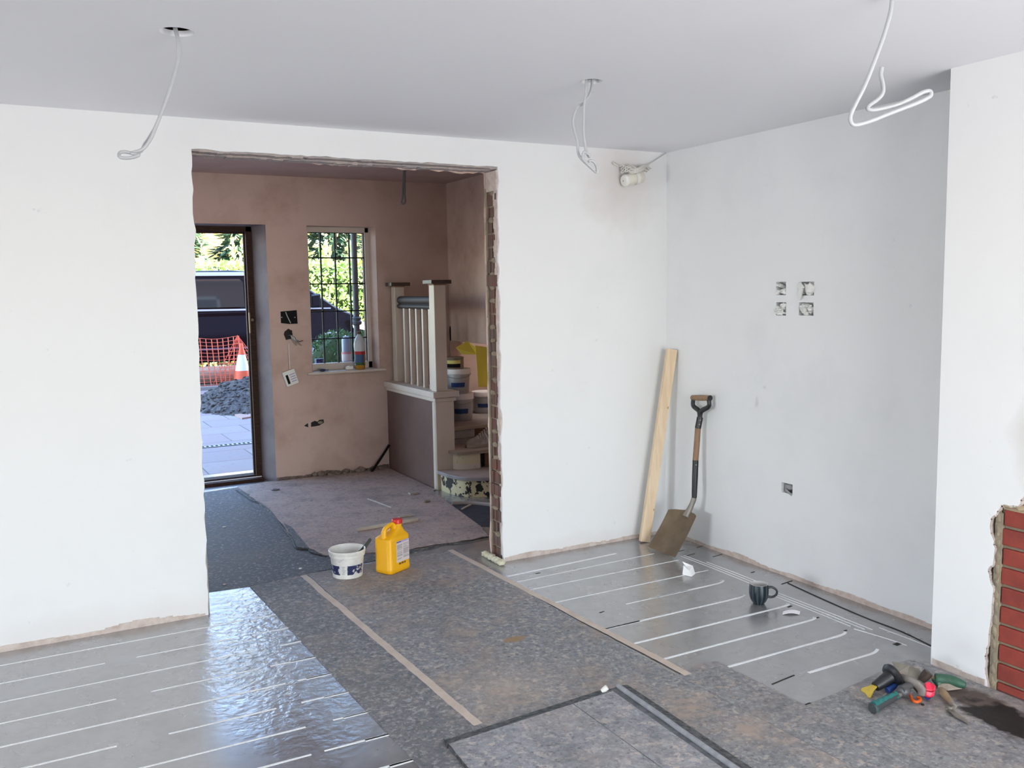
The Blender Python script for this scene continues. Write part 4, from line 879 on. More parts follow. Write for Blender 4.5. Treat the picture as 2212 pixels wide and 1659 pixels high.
for k in range(7):
    dz = (k-3)*.007; yy = -.03-.016*(k % 3)
    e1 = PY(1342+k % 3*4, 359+k*2.0, yy); e2 = PY(1406-k % 4*4, 352+k*2.8, yy)
    mb.tube([sp2+V((-.01, 0, dz*.6)), (sp2+e1)/2+V((0, -.01, .012+dz)), e1+V((.006, 0, .006)), e1, e1+V((.008, 0, -.006)), (sp2+e1)/2+V((0, -.004, -.006+dz)), sp2+V((0, 0, dz*.5)), (sp2+e2)/2+V((0, -.006, .010+dz)), e2, e2+V((-.008, 0, -.006)), (sp2+e2)/2+V((0, .004, -.008+dz)), sp2+V((.006, 0, dz*.5))], .0034, n=6, k=4)
mb.tube([sp2, PY(1350, 362, -.03), PY(1330, 356, -.025), PY(1325, 352, -.02), PY(1329, 350, -.02), PY(1345, 358, -.03), sp2+V((0, 0, .01))], .003, n=6)
mb.build('coiled_lead', M_lead_in, sb, smooth=60)
mb = MB(); mb.tube([sp2+V((0, 0, .006)), PY(1398, 357, -.03), PY(1420, 343, -.015), PY(1438.5, 330.5, -.006)], .0028, n=6); mb.build('feed_wire', M_cable, sb, smooth=60)

# ------------------------------------------------------------------ chased sockets with tissue
sd_ = ['tissue wad in the upper left of four sockets on the right-hand alcove wall', 'two tissue wads spilling from the upper right socket of the four', 'tissue wad in the lower left socket of the four', 'grey shredded tissue in the lower right socket of the four']
for k, (y, z, a, b) in enumerate(SOCK[:4]):
    mb = MB(); rr2 = random.Random(20+k)
    for j in range(9 if a < .09 else 14):
        mb.blob((.010+rr2.uniform(-.012, .012), y+rr2.uniform(-a*.36, a*.36), z+rr2.uniform(-b*.36, b*.34)), (.018, rr2.uniform(.010, .020), rr2.uniform(.006, .016)), k*20+j, .9, 2.4, 2)
    if k == 1:
        mb.v = []; mb.f = []
        mb.blob((-.004, -1.173, 1.556), (.020, .027, .030), 3, .5, 1.6)
        for q in ([(-.004, -1.08, 1.565), (-.014, -1.115, 1.59), (-.016, -1.145, 1.56), (-.012, -1.115, 1.555)], [(-.012, -1.115, 1.565), (-.018, -1.14, 1.555), (-.022, -1.132, 1.515), (-.016, -1.118, 1.495), (-.014, -1.105, 1.53)]):
            mb.prism(q, (.006, 0, .002))
        for j in range(6): mb.blob((.012, -1.13+.012*j-.02, 1.55+.006*(j % 3)), (.012, .013, .022), j, .8, 2)
    tag(mb.build('tissue_wad', M_tissue, origin=(0, y, z)), sd_[k], 'tissue', 'tissue stuffed in the wall sockets')
y, z, a, b = SOCK[4]
cbk = thing('socket_hole', 'lone dark hole low on the right-hand wall with grey cable sheath showing', 'wall hole', (.02, y, z))
mb = MB(); mb.bx(.03, .049, y-a/2, y+a/2, z-b/2, z+b/2); mb.build('hole_back', mat('grey_hole_back', (.20, .20, .21), .8), cbk)
mb = MB(); mb.tube([(.03, y+.035, z-.005), (.006, y+.01, z-.012), (.004, y-.035, z-.035)], .008, n=8, flat=.6); mb.blob((.018, y, z+.006), (.014, .03, .018), 3, .3, 1.5); mb.build('cable_sheath', mat('grey_sheath', (.30, .30, .31), .6), cbk, smooth=50)
mb = MB(); tri_ = [V((-.001, y+.040, z+.028)), V((-.001, y+.042, z-.012)), V((-.001, y-.042, z-.03)), V((-.001, y-.043, z+.008)), V((-.001, y-.005, z+.029))]
# ------------------------------------------------------------------ plank, shovel, mug, papers
pb = PZ(1392, 1171, 0); pt = PX(1451, 756, -.035)
d_ = (pt-pb).normalized(); ew = (_r*.95+_f*.25); ew = (ew-d_*ew.dot(d_)).normalized(); et = d_.cross(ew)
L_ = (pt-pb).length
pk = thing('timber_plank', 'pale pine plank leaning upright in the corner beside the shovel', 'plank', pb)
mb = MB(); c_ = (pb+pt)/2+V((0, 0, .004))
mb.obox(c_, ew, et, d_, .062, .036, L_); mb.build('plank', M_pine, pk, bev=.002)
for u, v_ in ((.20, .022), (-.33, .024)):
    mb = MB(); mb.obox(c_+d_*L_*u+ew*v_-et*.0185*(1 if et.dot(_f) > 0 else -1), ew, et, d_, .008, .001, .014); mb.build('knot', M_pineend, pk)
BL0, BL1 = V((-.302, -.226, .004)), V((-.302, -.482, .004)); TL, TR = V((-.150, -.232, .226)), V((-.128, -.476, .232))
sv = thing('shovel', 'square-mouth shovel with dusty blade and wooden D-grip leaning on the right-hand wall', 'shovel', (BL0+BL1)/2)
mb = MB(); nb = ((TL-BL0).cross(BL1-BL0)).normalized(); nb = nb if nb.dot(_f) < 0 else -nb
rows, cols_ = 12, 14; g = []
for i in range(rows+1):
    v_ = i/rows; row = []
    for j in range(cols_+1):
        u = j/cols_; s_ = (u-.5)*2; top = v_+(.10*(1-s_*s_) if i == rows else 0)
        if i == rows: top = 1+.06*(1-abs(s_))-.05*(abs(s_)**6)
        else: top = v_*(1+.06*(1-abs(s_)))-(v_*.05*(abs(s_)**6))
        wd = 1-.05*v_
        p = BL0.lerp(BL1, .5+(u-.5)*wd)*(1-top)+TL.lerp(TR, .5+(u-.5)*wd)*top
        p = p+nb*(.020*(abs(s_)**3)-.004+.010*math.sin(v_*PI)*-.6)
        row.append(p)
    g.append(row)
b0 = len(mb.v)
for row in g: mb.v += row
for row in g: mb.v += [p-nb*.003 for p in row]
C = cols_+1; R_ = rows+1
for i in range(rows):
    for j in range(cols_):
        mb.f.append((i*C+j, i*C+j+1, (i+1)*C+j+1, (i+1)*C+j)); k = R_*C; mb.f.append((k+i*C+j, k+(i+1)*C+j, k+(i+1)*C+j+1, k+i*C+j+1))
for i in range(rows):
    for j in (0, cols_): mb.f.append((i*C+j, (i+1)*C+j, R_*C+(i+1)*C+j, R_*C+i*C+j))
for j in range(cols_):
    for i in (0, rows): mb.f.append((i*C+j, i*C+j+1, R_*C+i*C+j+1, R_*C+i*C+j))
mb.build('blade', M_blade, sv, smooth=60)
neck = TL.lerp(TR, .52); sa = V((-.100, -.395, .320)); sm_ = V((-.082, -.384, .545)); sn = V((-.062, -.380, .735)); so_ = V((-.048, -.382, .80))
mb = MB(); nk = TL.lerp(TR, .60); mb.tube([nk-V((.012, 0, .022)), nk+V((.010, -.004, .018)), nk.lerp(sa, .6)+V((.004, 0, 0)), sa], [.024, .017, .015, .0155], n=12); mb.build('tang', M_tangsteel, sv, smooth=60)
mb = MB(); mb.tube([sa, sa.lerp(sm_, .5), sm_], [.0155, .018, .0185], n=14); mb.build('socket', M_blackpaint, sv, smooth=60)
mb = MB(); mb.tube([sm_, sm_.lerp(sn, .5), sn], .0180, n=14); mb.build('wooden_shaft', M_ash, sv, smooth=60)
gl_, gr_ = PX(1497, 859, -.045), PX(1532, 860, -.045)
mb = MB(); mb.tube([sn, so_], .0190, n=14)
mb.tube([so_-V((0, 0, .02)), so_+V((0, .008, .035)), gl_+V((0, -.004, -.05)), gl_+V((0, -.003, -.010))], [.015, .013, .012, .012], n=10, flat=1.2)
mb.tube([so_-V((0, 0, .02)), so_+V((0, -.008, .035)), gr_+V((0, .004, -.05)), gr_+V((0, .003, -.010))], [.015, .013, .012, .012], n=10, flat=1.2)
mb.lathe([(.001, 0), (.017, .001), (.017, .008), (.001, .009)], gr_+(gr_-gl_).normalized()*.002, gr_-gl_, 16)
mb.build('yoke', M_blackpaint, sv, smooth=60)
mb = MB(); mb.tube([gl_-(gr_-gl_).normalized()*.008, gl_.lerp(gr_, .5), gr_], [.015, .0175, .015], n=16); mb.build('grip', M_ash, sv, smooth=60)
for q in (sn.lerp(so_, .35), sn.lerp(so_, .75), sm_.lerp(sa, .12)):
    mb = MB(); mb.lathe([(.005, 0), (.003, .003)], q-_f*.018, -_f, 10); mb.build('rivet', M_tangsteel, sv)
mc = PZ(1645, 1309, 0)+V((.015, .035, 0)); mg = thing('mug', 'dark teal striped mug standing on the silver floor', 'mug', mc)
mb = MB(); mb.lathe([(.024, .0), (.028, .001), (.029, .006), (.036, .014), (.044, .032), (.048, .055), (.0475, .078), (.045, .098), (.0445, .101)], mc, n=48, caps=True); o = mb.build('cup', M_mug, mg, smooth=50)
mb = MB(); mb.lathe([(.0445, .101), (.042, .1015), (.0425, .09), (.044, .06), (.036, .02), (.001, .014)], mc, n=48, caps=False); mb.build('inside', M_mugin, mg, smooth=50)
o.data.polygons[0].use_smooth = False
# open the cup: drop its top cap so that the pale inside shows
bm = bmesh.new(); bm.from_mesh(o.data); tops_ = [f for f in bm.faces if len(f.verts) > 8 and f.calc_center_median().z > .09]; bmesh.ops.delete(bm, geom=tops_, context='FACES_ONLY'); bm.to_mesh(o.data); bm.free()
hdir = (_r+_f*-.12); hdir.z = 0; hdir.normalize()
mb = MB(); mb.tube([mc+hdir*.045+V((0, 0, .083)), mc+hdir*.062+V((0, 0, .085)), mc+hdir*.082+V((0, 0, .074)), mc+hdir*.088+V((0, 0, .058)), mc+hdir*.080+V((0, 0, .042)), mc+hdir*.062+V((0, 0, .034)), mc+hdir*.044+V((0, 0, .036))], [.007, .006, .0055, .0055, .0055, .006, .007], n=10); mb.build('handle', M_mugplain, mg, smooth=60)
q = [PZ(1475, 1243, .001), PZ(1494, 1248, .001), PZ(1505, 1236, .004), PZ(1506, 1231, .01)]
mb = MB(); A_, B_ = PZ(1474, 1241, .002), PZ(1494, 1246, .002); A2, B2 = A_+V((.02, .015, .045)), B_+V((.01, .03, .022)); C2, D2 = A_+V((.045, .055, .050)), B_+V((.055, .055, .036))
mb.prism([A_, B_, B2, A2], V((.001, .001, .001))); mb.prism([B_, B_+V((.05, .03, .0)), D2, B2], V((.001, .001, .001))); mb.prism([B2, D2, C2, (A2+C2)/2+V((.015, 0, -.015))], V((.001, .001, .001)))
tag(mb.build('crumpled_note', M_paper, origin=tuple(A_)), 'folded white paper slip on the silver floor near the shovel', 'paper')
mb = MB(); A_, B_ = PZ(1690, 1328, .001), PZ(1727, 1328, .001); n_ = 8; wv = PZ(1692, 1321, .001)-A_
for k in range(n_):
    a = A_.lerp(B_, k/n_); b = A_.lerp(B_, (k+1)/n_); ha, hb_ = .008*math.sin(k/n_*PI), .008*math.sin((k+1)/n_*PI)
    mb.hexa([a+V((0, 0, ha)), b+V((0, 0, hb_)), b+wv+V((0, 0, hb_)), a+wv+V((0, 0, ha))]+[x+V((0, 0, .001)) for x in (a+V((0, 0, ha)), b+V((0, 0, hb_)), b+wv+V((0, 0, hb_)), a+wv+V((0, 0, ha)))])
tag(mb.build('paper_strip', M_paper, origin=tuple(A_)), 'narrow white paper strip lying in front of the mug', 'paper')

# ------------------------------------------------------------------ white tub with brush and yellow can
tc_ = V((-2.055, .225, T)); tb_ = thing('plaster_tub', 'used white tub with scuffed navy label and grey residue, standing beside the yellow can', 'tub', tc_)
mb = MB(); mb.lathe([(.078, 0), (.082, .003), (.083, .02), (.0925, .118), (.093, .119), (.0985, .121), (.099, .134), (.0995, .136), (.101, .138), (.102, .148), (.1025, .152), (.100, .155), (.097, .152), (.090, .10), (.083, .055), (.001, .050)], tc_, n=56, caps=True); o = mb.build('tub', M_tub, tb_, smooth=40)
mb = MB(); mb.lathe([(.0855, .0455), (.001, .0455)], tc_+V((0, 0, .01)), n=40, caps=False); mb.blob(tc_+V((.02, .03, .055)), (.05, .04, .008), 3, .5); mb.build('residue', M_plasterwet, tb_, smooth=40)
vd = (CAM-tc_); vang = math.atan2(vd.y, vd.x)
for a0, a1 in ((vang-1.35, vang-.52), (vang-.02, vang+1.12)):
    mb = MB(); z0, z1 = .026, .078
    mb.lathe([(.0818+.0969*z0+.0006, z0), (.0818+.0969*z1+.0008, z1)], tc_, n=24, caps=False, a0=a0, a1=a1, ex=(1, 0, 0)); mb.build('navy_label', M_tublabel, tb_, smooth=60)
mb = MB()
for k in range(5):
    z0 = .03+.010*k; mb.lathe([(.0826+.0969*z0, z0), (.0826+.0969*(z0+.006), z0+.006)], tc_, n=4, caps=False, a0=vang-.36+.03*(k % 2), a1=vang-.20+.04*(k % 3), ex=(1, 0, 0))
mb.build('grey_smear', M_plasterwet, tb_); mb = MB()
for k in range(3):
    z0 = .10+.008*k; mb.lathe([(.0826+.0969*z0, z0), (.0826+.0969*(z0+.005), z0+.005)], tc_, n=4, caps=False, a0=vang-.55+.12*k, a1=vang-.42+.12*k, ex=(1, 0, 0))
mb.build('grey_smear', M_plasterwet, tb_)
b0 = PD(764, 1214, depth(tc_+V((0, .0, .08)))); b1 = PD(801, 1164, depth(tc_+V((.05, .06, .2))))
d_ = (b1-b0).normalized(); s_ = (_r*.85+V((0, 0, -.5))).normalized(); s_ = (s_-d_*s_.dot(d_)).normalized(); n_ = d_.cross(s_)
br = thing('brush_handle', 'black tapered brush handle sticking out of the white tub', 'brush', b0)
mb = MB(); L_ = (b1-b0).length; prev = None
for k in range(14):
    u = k/13; wv = .015-.006*u if u > .45 else .017; wv = wv*(1 if u < .95 else .8); p = b0+d_*L_*u
    ring = [p+s_*wv+n_*.005, p-s_*wv+n_*.005, p-s_*wv-n_*.005, p+s_*wv-n_*.005]; bi = len(mb.v); mb.v += ring
    if k: mb.f += [(bi-4+i, bi-4+(i+1) % 4, bi+(i+1) % 4, bi+i) for i in range(4)]
    else: mb.f.append((3, 2, 1, 0))
mb.f.append(tuple(len(mb.v)-4+i for i in range(4))); mb.build('handle', M_handle, br, bev=.003)
mb = MB(); mb.obox(b0-d_*.0+n_*0, s_, n_, d_, .05, .018, .05); mb.build('bristle_head', M_black, br, bev=.004)

ja = math.radians(27); je_ = V((math.cos(ja), math.sin(ja), 0)); jn = V((-math.sin(ja), math.cos(ja), 0))
jc = PZ(844, 1244, T)+je_*.086+jn*.060
jg = thing('jerry_can', 'yellow plastic can with red cap and printed label standing on the boards', 'jerry can', jc)
def jp(e, n, z): return jc+je_*e+jn*n+V((0, 0, z))
def rrect(e0, e1, n0, n1, z, r, k=5):
    pts = []
    for cx, cy, a in ((e1-r, n1-r, 0), (e0+r, n1-r, 90), (e0+r, n0+r, 180), (e1-r, n0+r, 270)):
        for i in range(k+1):
            t = math.radians(a+90*i/k); pts.append(jp(cx+r*math.cos(t), cy+r*math.sin(t), z))
    return pts
mb = MB(); W2, D2 = .090, .062
rings = [rrect(-W2*.86, W2*.86, -D2*.86, D2*.86, 0, .02), rrect(-W2*.97, W2*.97, -D2*.97, D2*.97, .006, .024), rrect(-W2, W2, -D2, D2, .020, .026), rrect(-W2, W2, -D2, D2, .030, .026), rrect(-W2*.985, W2*.985, -D2*.98, D2*.98, .034, .026), rrect(-W2*.985, W2*.985, -D2*.98, D2*.98, .185, .026), rrect(-W2*.97, W2*.99, -D2*.95, D2*.95, .198, .026),
         rrect(-W2*.80, W2*.97, -D2*.80, D2*.80, .208, .026), rrect(-W2*.42, W2*.92, -D2*.60, D2*.60, .217, .026), rrect(.004, W2*.82, -D2*.48, D2*.48, .238, .024), rrect(.015, W2*.74, -D2*.40, D2*.40, .252, .022)]
NR = len(rings[0])
for r_ in rings: mb.v += r_
for i in range(len(rings)-1):
    for j in range(NR): mb.f.append((i*NR+j, i*NR+(j+1) % NR, (i+1)*NR+(j+1) % NR, (i+1)*NR+j))
mb.f.append(tuple(range(NR-1, -1, -1))); mb.f.append(tuple((len(rings)-1)*NR+j for j in range(NR)))
mb.build('body', M_yellow, jg, smooth=50)
mb = MB(); mb.tube([jp(-.064, 0, .190), jp(-.067, 0, .222), jp(-.058, 0, .248), jp(-.036, 0, .259), jp(-.008, 0, .266), jp(.006, 0, .260), jp(.016, 0, .24)], [.020, .015, .0125, .0115, .012, .014, .018], n=14, flat=1.25); mb.build('handle', M_yellow, jg, smooth=60)
mb = MB(); mb.lathe([(.026, .0), (.026, .014)], jp(.046, 0, .250), n=28); mb.build('neck', M_yellow, jg, smooth=40)
mb = MB()
prof = [(.030, .0), (.030, .021), (.0275, .024), (.001, .0245)]
mb.lathe(prof, jp(.046, 0, .263), n=30, caps=True); mb.build('red_cap', M_red, jg, smooth=40)
ny = -D2*.98-.0006
def patch(e0, e1, z0, z1, m, name, off=0.0, par=None):
    mb = MB(); mb.prism([jp(e0, ny-off, z0), jp(e1, ny-off, z0), jp(e1, ny-off, z1), jp(e0, ny-off, z1)], -jn*.0006); return mb.build(name, m, par if par is not None else jg)
lb_ = patch(-.034, .072, .060, .180, M_label, 'label'); patch(-.034, .072, .170, .180, mat('lilac_header', (.42, .36, .58), .6), 'label_header', .0007, lb_)
mb = MB(); rl_ = random.Random(6)
for c0, c1 in ((-.030, .014), (.022, .068)):
    z = .158
    while z > .070:
        e = c1-(rl_.uniform(0, .014) if rl_.random() < .35 else 0)
        if rl_.random() > .12: mb.prism([jp(c0, ny-.0014, z), jp(e, ny-.0014, z), jp(e, ny-.0014, z+.0016), jp(c0, ny-.0014, z+.0016)], -jn*.0003)
        z -= .0036 if rl_.random() < .8 else .007
mb.build('small_print', M_ink, lb_)
patch(-.031, .004, .1725, .177, mat('dark_blue_print', (.05, .05, .22), .6), 'heading_print', .0014, lb_)
mb = MB()
for k in range(16):
    e = -.016+.0036*k; z0 = .044+.003*(k % 2)
    if k not in (5, 11): mb.prism([jp(e, ny, z0), jp(e+.0024, ny, z0), jp(e+.0024, ny, z0+.007+.003*(k % 3)), jp(e, ny, z0+.007+.003*(k % 3))], -jn*.0005)
mb.build('batch_print', M_darkprint, jg)

# ------------------------------------------------------------------ tool pile by the fireplace
ZB = T
def P(px, py, z=0.0): return PZ(px, py, ZB+z)
M_rubber = mat('black_rubber', (.012, .013, .015), .45)
M_gblade = mat('dirty_grey_steel', (.20, .18, .15), .6, .3, c2=(.26, .235, .20), scale=18, bump=.3, bscale=90)
M_ypaint = mat('chipped_yellow_paint', (.62, .44, .05), .55, c2=(.54, .37, .05), scale=30)
M_teal = mat('teal_rubber', (.015, .14, .13), .5)
M_grip = mat('charcoal_grip', (.045, .05, .055), .6)
M_green = mat('green_rubber', (.025, .085, .05), .5, c2=(.04, .11, .07), scale=25)
M_blue = mat('blue_plastic', (.015, .05, .22), .4)
M_orange = mat('orange_plastic', (.75, .11, .01), .4)
M_pinkred = mat('pink_red_plastic', (.78, .03, .075), .4)
M_woodh = mat('worn_wood_handle', (.34, .245, .14), .6, c2=(.25, .175, .10), scale=18)
# offcut of grey board under the pile
mb = MB(); q = [tuple(P(*p)[:2]) for p in ((1821, 1494), (1875, 1466), (1892, 1466), (1915, 1500), (1876, 1522))]
mb.prism([V((x, y, ZB)) for x, y in q], (0, 0, .006)); tag(mb.build('board_scrap', M_boardC), 'grey board scrap lying under the yellow bolster blade', 'offcut')
ZB = T+.006
# bolster chisel
g0, t0 = P(1922, 1462, .055), P(1893, 1482, .030); tip = P(1872, 1497, .004); ax = (g0-t0).normalized()
bo_ = thing('bolster_chisel', 'bolster chisel with black hand guard and chipped yellow blade', 'chisel', (g0+tip)/2)
mb = MB(); mb.lathe([(.001, 0), (.026, .001), (.040, .006), (.046, .016), (.043, .024), (.030, .030), (.001, .031)], g0-ax*.002, ax, 36); mb.build('hand_guard', M_rubber, bo_, smooth=50)
mb = MB(); mb.tube([t0-ax*.005, t0.lerp(g0, .4), g0], [.018, .022, .026], n=18); mb.build('grip', M_rubber, bo_, smooth=50)
mb = MB(); bd = (tip-t0); bd = bd.normalized(); bs = bd.cross(V((0, 0, 1))).normalized()
mb.prism([t0+bs*.010, t0-bs*.010, t0+bd*.022-bs*.018, tip+bd*.004-bs*.042, tip+bd*.010-bs*.030, tip+bd*.006+bs*.0, tip+bd*.012+bs*.028, tip+bd*.004+bs*.036, t0+bd*.022+bs*.020], (0, 0, .007)); mb.build('yellow_blade', M_ypaint, bo_, bev=.002, tri=True)
# gauging trowel lying flat behind
tr = thing('brick_trowel', 'dirty brick trowel blade with dark brown handle lying behind the bolster chisel', 'trowel', P(1960, 1455))
mb = MB(); q = [P(1928, 1429, .055), P(1965, 1437, .05), P(1987, 1447, .03), P(1994, 1468, .015), P(1958, 1466, .01), P(1940, 1452, .03)]
mb.prism(q, (0, .002, -.003)); mb.build('blade', M_gblade, tr, tri=True)
a, b = P(1990, 1470, .012), P(2006, 1452, .048)
mb = MB(); mb.tube([a, a.lerp(b, .45), b], [.013, .0185, .019], n=16); mb.build('handle', mat('dark_brown_handle', (.055, .034, .026), .6), tr, smooth=50)
mb = MB(); mb.tube([P(1985, 1462, .022), P(1994, 1466, .02), a], .006, n=8); mb.build('tang', M_gblade, tr, smooth=50)
# green-handled tool
a, b, c = P(2022, 1466, .024), P(2050, 1470, .022), P(2086, 1480, .019)
gt = thing('green_handled_float', 'tool with fat green rubber handle lying along the white wall', 'float', (a+c)/2)
mb = MB(); mb.tube([a+(a-b)*.10, a, b, b.lerp(c, .6), c], [.014, .021, .023, .019, .011], n=18); mb.tube([a, a+V((-.002, -.012, -.012)), P(2022, 1477, .010)], [.018, .015, .010], n=12); mb.build('handle', M_green, gt, smooth=60)
mb = MB(); mb.tube([a+(a-b)*.05, a+(a-b)*.35], [.010, .007], n=10); mb.build('ferrule', M_woodh, gt, smooth=50)
# claw hammer with teal grip
a, b = P(1886, 1530, .016), P(1936, 1504, .020); c = P(1958, 1494, .022)
hm = thing('claw_hammer', 'claw hammer with teal and charcoal rubber grip lying at the front of the pile', 'hammer', (a+c)/2)
ax = (b-a).normalized(); sd = ax.cross(V((0, 0, 1))).normalized()
mb = MB(); mb.tube([a-ax*.006, a, a+ax*.012, a.lerp(b, .5), b], [.017, .0195, .0175, .0155, .013], n=18); mb.build('grip', M_grip, hm, smooth=50)
mb = MB(); upv = (V((0, 0, 1))*.8-sd*.9*(1 if sd.dot(_f) > 0 else -1)).normalized(); upv = V((0, 0, 1))
pts_ = [a+upv*.0125+ax*.002]+[a.lerp(b, u)+upv*(.0115+.0025*math.sin(u*26)) for u in (.1, .2, .3, .4, .5, .6, .7, .8, .9, 1)]
bk = -_f; bk.z = 0; bk = bk.normalized()
mb.tube(pts_, [.013, .0135, .0115, .012, .010, .011, .009, .010, .008, .009, .008], n=10, k=4)
mb.tube([a+V((0, 0, .010)), a+ax*.010+bk*.014+V((0, 0, .004)), a+ax*.014+bk*.012-V((0, 0, .010))], .007, n=8)
mb.tube([b+V((0, 0, .010)), b+ax*.006+bk*.010+V((0, 0, .004)), b+bk*.014-ax*.008], .005, n=8)
mb.build('teal_rib', M_teal, hm, smooth=60)
mb = MB(); mb.tube([b, c+ax*.01], [.009, .009], n=10); mb.build('shaft', M_tangsteel, hm, smooth=50)
mb = MB(); hd = P(1972, 1488, .022)
mb.blob(P(1952, 1492, .028), (.030, .024, .024), 3, .12, 1.2, 3); mb.tube([P(1946, 1490, .038), hd+V((0, 0, .016)), P(1986, 1498, .012)], [.016, .013, .006], n=10); mb.build('head', mat('grey_hammer_head', (.11, .11, .115), .5, .4), hm, smooth=60)
# grey curved bar (pry bar) arching over the hammer
mb = MB(); q = [P(1934, 1472, .030), P(1945, 1464, .052), P(1962, 1468, .058), P(1980, 1478, .050), P(1990, 1490, .030), P(1990, 1502, .010)]
mb.tube(q, [.012, .015, .016, .018, .018, .014], n=12, flat=.6); tag(mb.build('pry_bar', mat('dusty_grey_bar', (.19, .17, .155), .65, .3, c2=(.25, .225, .21), scale=20), smooth=60), 'dusty grey curved bar arching over the hammer head', 'pry bar')
a, b = P(1918, 1491, .014), P(1935, 1480, .026)
sw = thing('blue_screwdriver', 'blue-handled screwdriver poking out between hammer and bolster', 'screwdriver', a)
mb = MB(); mb.tube([a-(b-a)*.08, a, a.lerp(b, .6), b], [.010, .013, .012, .010], n=14); mb.build('handle', M_blue, sw, smooth=50)
mb = MB(); mb.tube([b, b+(b-a)*1.1-V((0, 0, .012))], .0045, n=8); mb.build('shank', M_rubber, sw, smooth=50)
mb = MB(); mb.tube([P(x, y, .006) for x, y in ((1966, 1501), (1969, 1509), (1975, 1515), (1983, 1516), (1988, 1512), (1986, 1507), (1982, 1508))], .0055, n=10); tag(mb.build('orange_hook', M_orange, smooth=60), 'orange plastic hook on the boards in front of the hammer head', 'hook')
mb = MB(); mb.tube([P(1942, 1454, .03), P(1950, 1461, .026)], .004, n=8); tag(mb.build('orange_clip', M_orange, smooth=60), 'sliver of orange plastic showing behind the black hand guard', 'clip')
cl = thing('chalk_reel', 'bright pink-red plastic clip on a blue body beside the wooden-handled trowel', 'chalk line', P(2011, 1488))
mb = MB(); q0_ = P(2011, 1500, .008); mb.prism([P(1999, 1474, .05), P(2008, 1472, .052), P(2022, 1480, .05), P(2021, 1492, .03), P(2014, 1493, .026), P(2000, 1491, .03)], (.006, .012, -.012)); mb.prism([P(2000, 1492, .032), P(2014, 1495, .028), P(2021, 1492, .03), P(2018, 1504, .012), P(2008, 1507, .008), P(1999, 1502, .016)], (.006, .012, -.010)); mb.build('red_clip', M_pinkred, cl, bev=.004, tri=True)
mb = MB(); mb.prism([P(1995, 1486, .03), P(2000, 1484, .034), P(2004, 1505, .006), P(2012, 1508, .004), P(2003, 1514, .002), P(1996, 1505, .006)], (.006, .010, .0)); mb.build('blue_body', M_blue, cl, bev=.002, tri=True)
# wooden handled pointing trowel
a, b = P(2033, 1491, .016), P(2058, 1522, .012)
pt_ = thing('pointing_trowel', 'pointing trowel with worn wooden handle, thin blade toward the black stain', 'trowel', (a+b)/2)
mb = MB(); mb.tube([a-(b-a)*.06, a, a.lerp(b, .35), a.lerp(b, .75), b], [.008, .0135, .0145, .011, .010], n=16); mb.build('handle', M_woodh, pt_, smooth=50)
mb = MB(); mb.tube([a.lerp(b, .92), b+(b-a)*.12], [.0115, .010], n=14); mb.build('ferrule', M_tangsteel, pt_, smooth=50)
mb = MB(); mb.tube([b+(b-a)*.1, P(2054, 1530, .020), P(2044, 1527, .014), P(2046, 1532, .006)], .005, n=8); mb.build('tang', M_gblade, pt_, smooth=50)
mb = MB(); q = [P(2043, 1530, .003), P(2052, 1530, .003), P(2078, 1549, .001), P(2098, 1566, .001), P(2088, 1562, .001), P(2062, 1548, .001)]
mb.prism(q, (0, 0, .003)); mb.build('blade', M_gblade, pt_, tri=True)
mb = MB(); q = [P(2029, 1468, .018), P(2048, 1478, .014), P(2078, 1488, .002), P(2048, 1492, .0), P(2026, 1487, .0)]
mb.prism(q, (0, 0, .006)); tag(mb.build('plasterboard_scrap', mat('beige_scrap', (.38, .31, .25), .8, c2=(.30, .25, .21), scale=20), tri=True), 'beige wedge of scrap board below the green handle', 'offcut')
mb = MB(); mb.lathe([(.006, 0), (.0065, .003), (.003, .006)], P(1993, 1519.5, .0)-V((0, 0, .006)), n=14); tag(mb.build('rubber_plug', M_rubber, smooth=50), 'tiny black plug lying by the orange hook', 'plug')

# ------------------------------------------------------------------ outside: house shell, paving, van, planting
GZ = -.05
M_pave = None
def ex_pave(t, b, s):
    mp = t.nodes.new('ShaderNodeMapping'); mp.inputs['Location'].default_value = (.35, .33, 0); t.links.new(s, mp.inputs['Vector'])
    bt_ = t.nodes.new('ShaderNodeTexBrick'); bt_.inputs['Scale'].default_value = 1.0; bt_.inputs['Brick Width'].default_value = .9; bt_.inputs['Row Height'].default_value = .60; bt_.inputs['Mortar Size'].default_value = .008; bt_.offset = .37
    bt_.inputs['Color1'].default_value = (.35, .305, .31, 1); bt_.inputs['Color2'].default_value = (.28, .23, .245, 1); bt_.inputs['Mortar'].default_value = (.12, .09, .09, 1)
    t.links.new(mp.outputs[0], bt_.inputs['Vector'])
    mixin(t, b, mth(t, 'ADD', 1.0, 0), bt_.outputs['Color'])
    mixin(t, b, mth(t, 'MULTIPLY', nz(t, s, 2.2, 7, .45, .65), .5), (.33, .23, .22))
    mixin(t, b, mth(t, 'MULTIPLY', nz(t, s, 18, 5, .58, .66), .4), (.18, .16, .16))
pv = MB(); pv.bx(-12, 12, FY+.30, 11.35, GZ-.1, GZ); struct('ground_patio', pv, mat('stone_paving', (.34, .31, .30), .6, bump=.3, bscale=30, extra=ex_pave))
gr = MB(); gr.bx(-60, 60, 11.45, 70, GZ-.2, GZ-.02); gr.bx(-60, -12, FY+.3, 11.45, GZ-.2, GZ-.03); gr.bx(12, 60, FY+.3, 11.45, GZ-.2, GZ-.03); struct('ground_drive', gr, mat('tarmac', (.10, .10, .10), .9, c2=(.14, .135, .13), scale=30))
kb = MB(); kb.bx(-12, 12, 11.35, 11.47, GZ-.1, GZ+.06); struct('kerb', kb, mat('grey_kerb', (.26, .25, .25), .8))
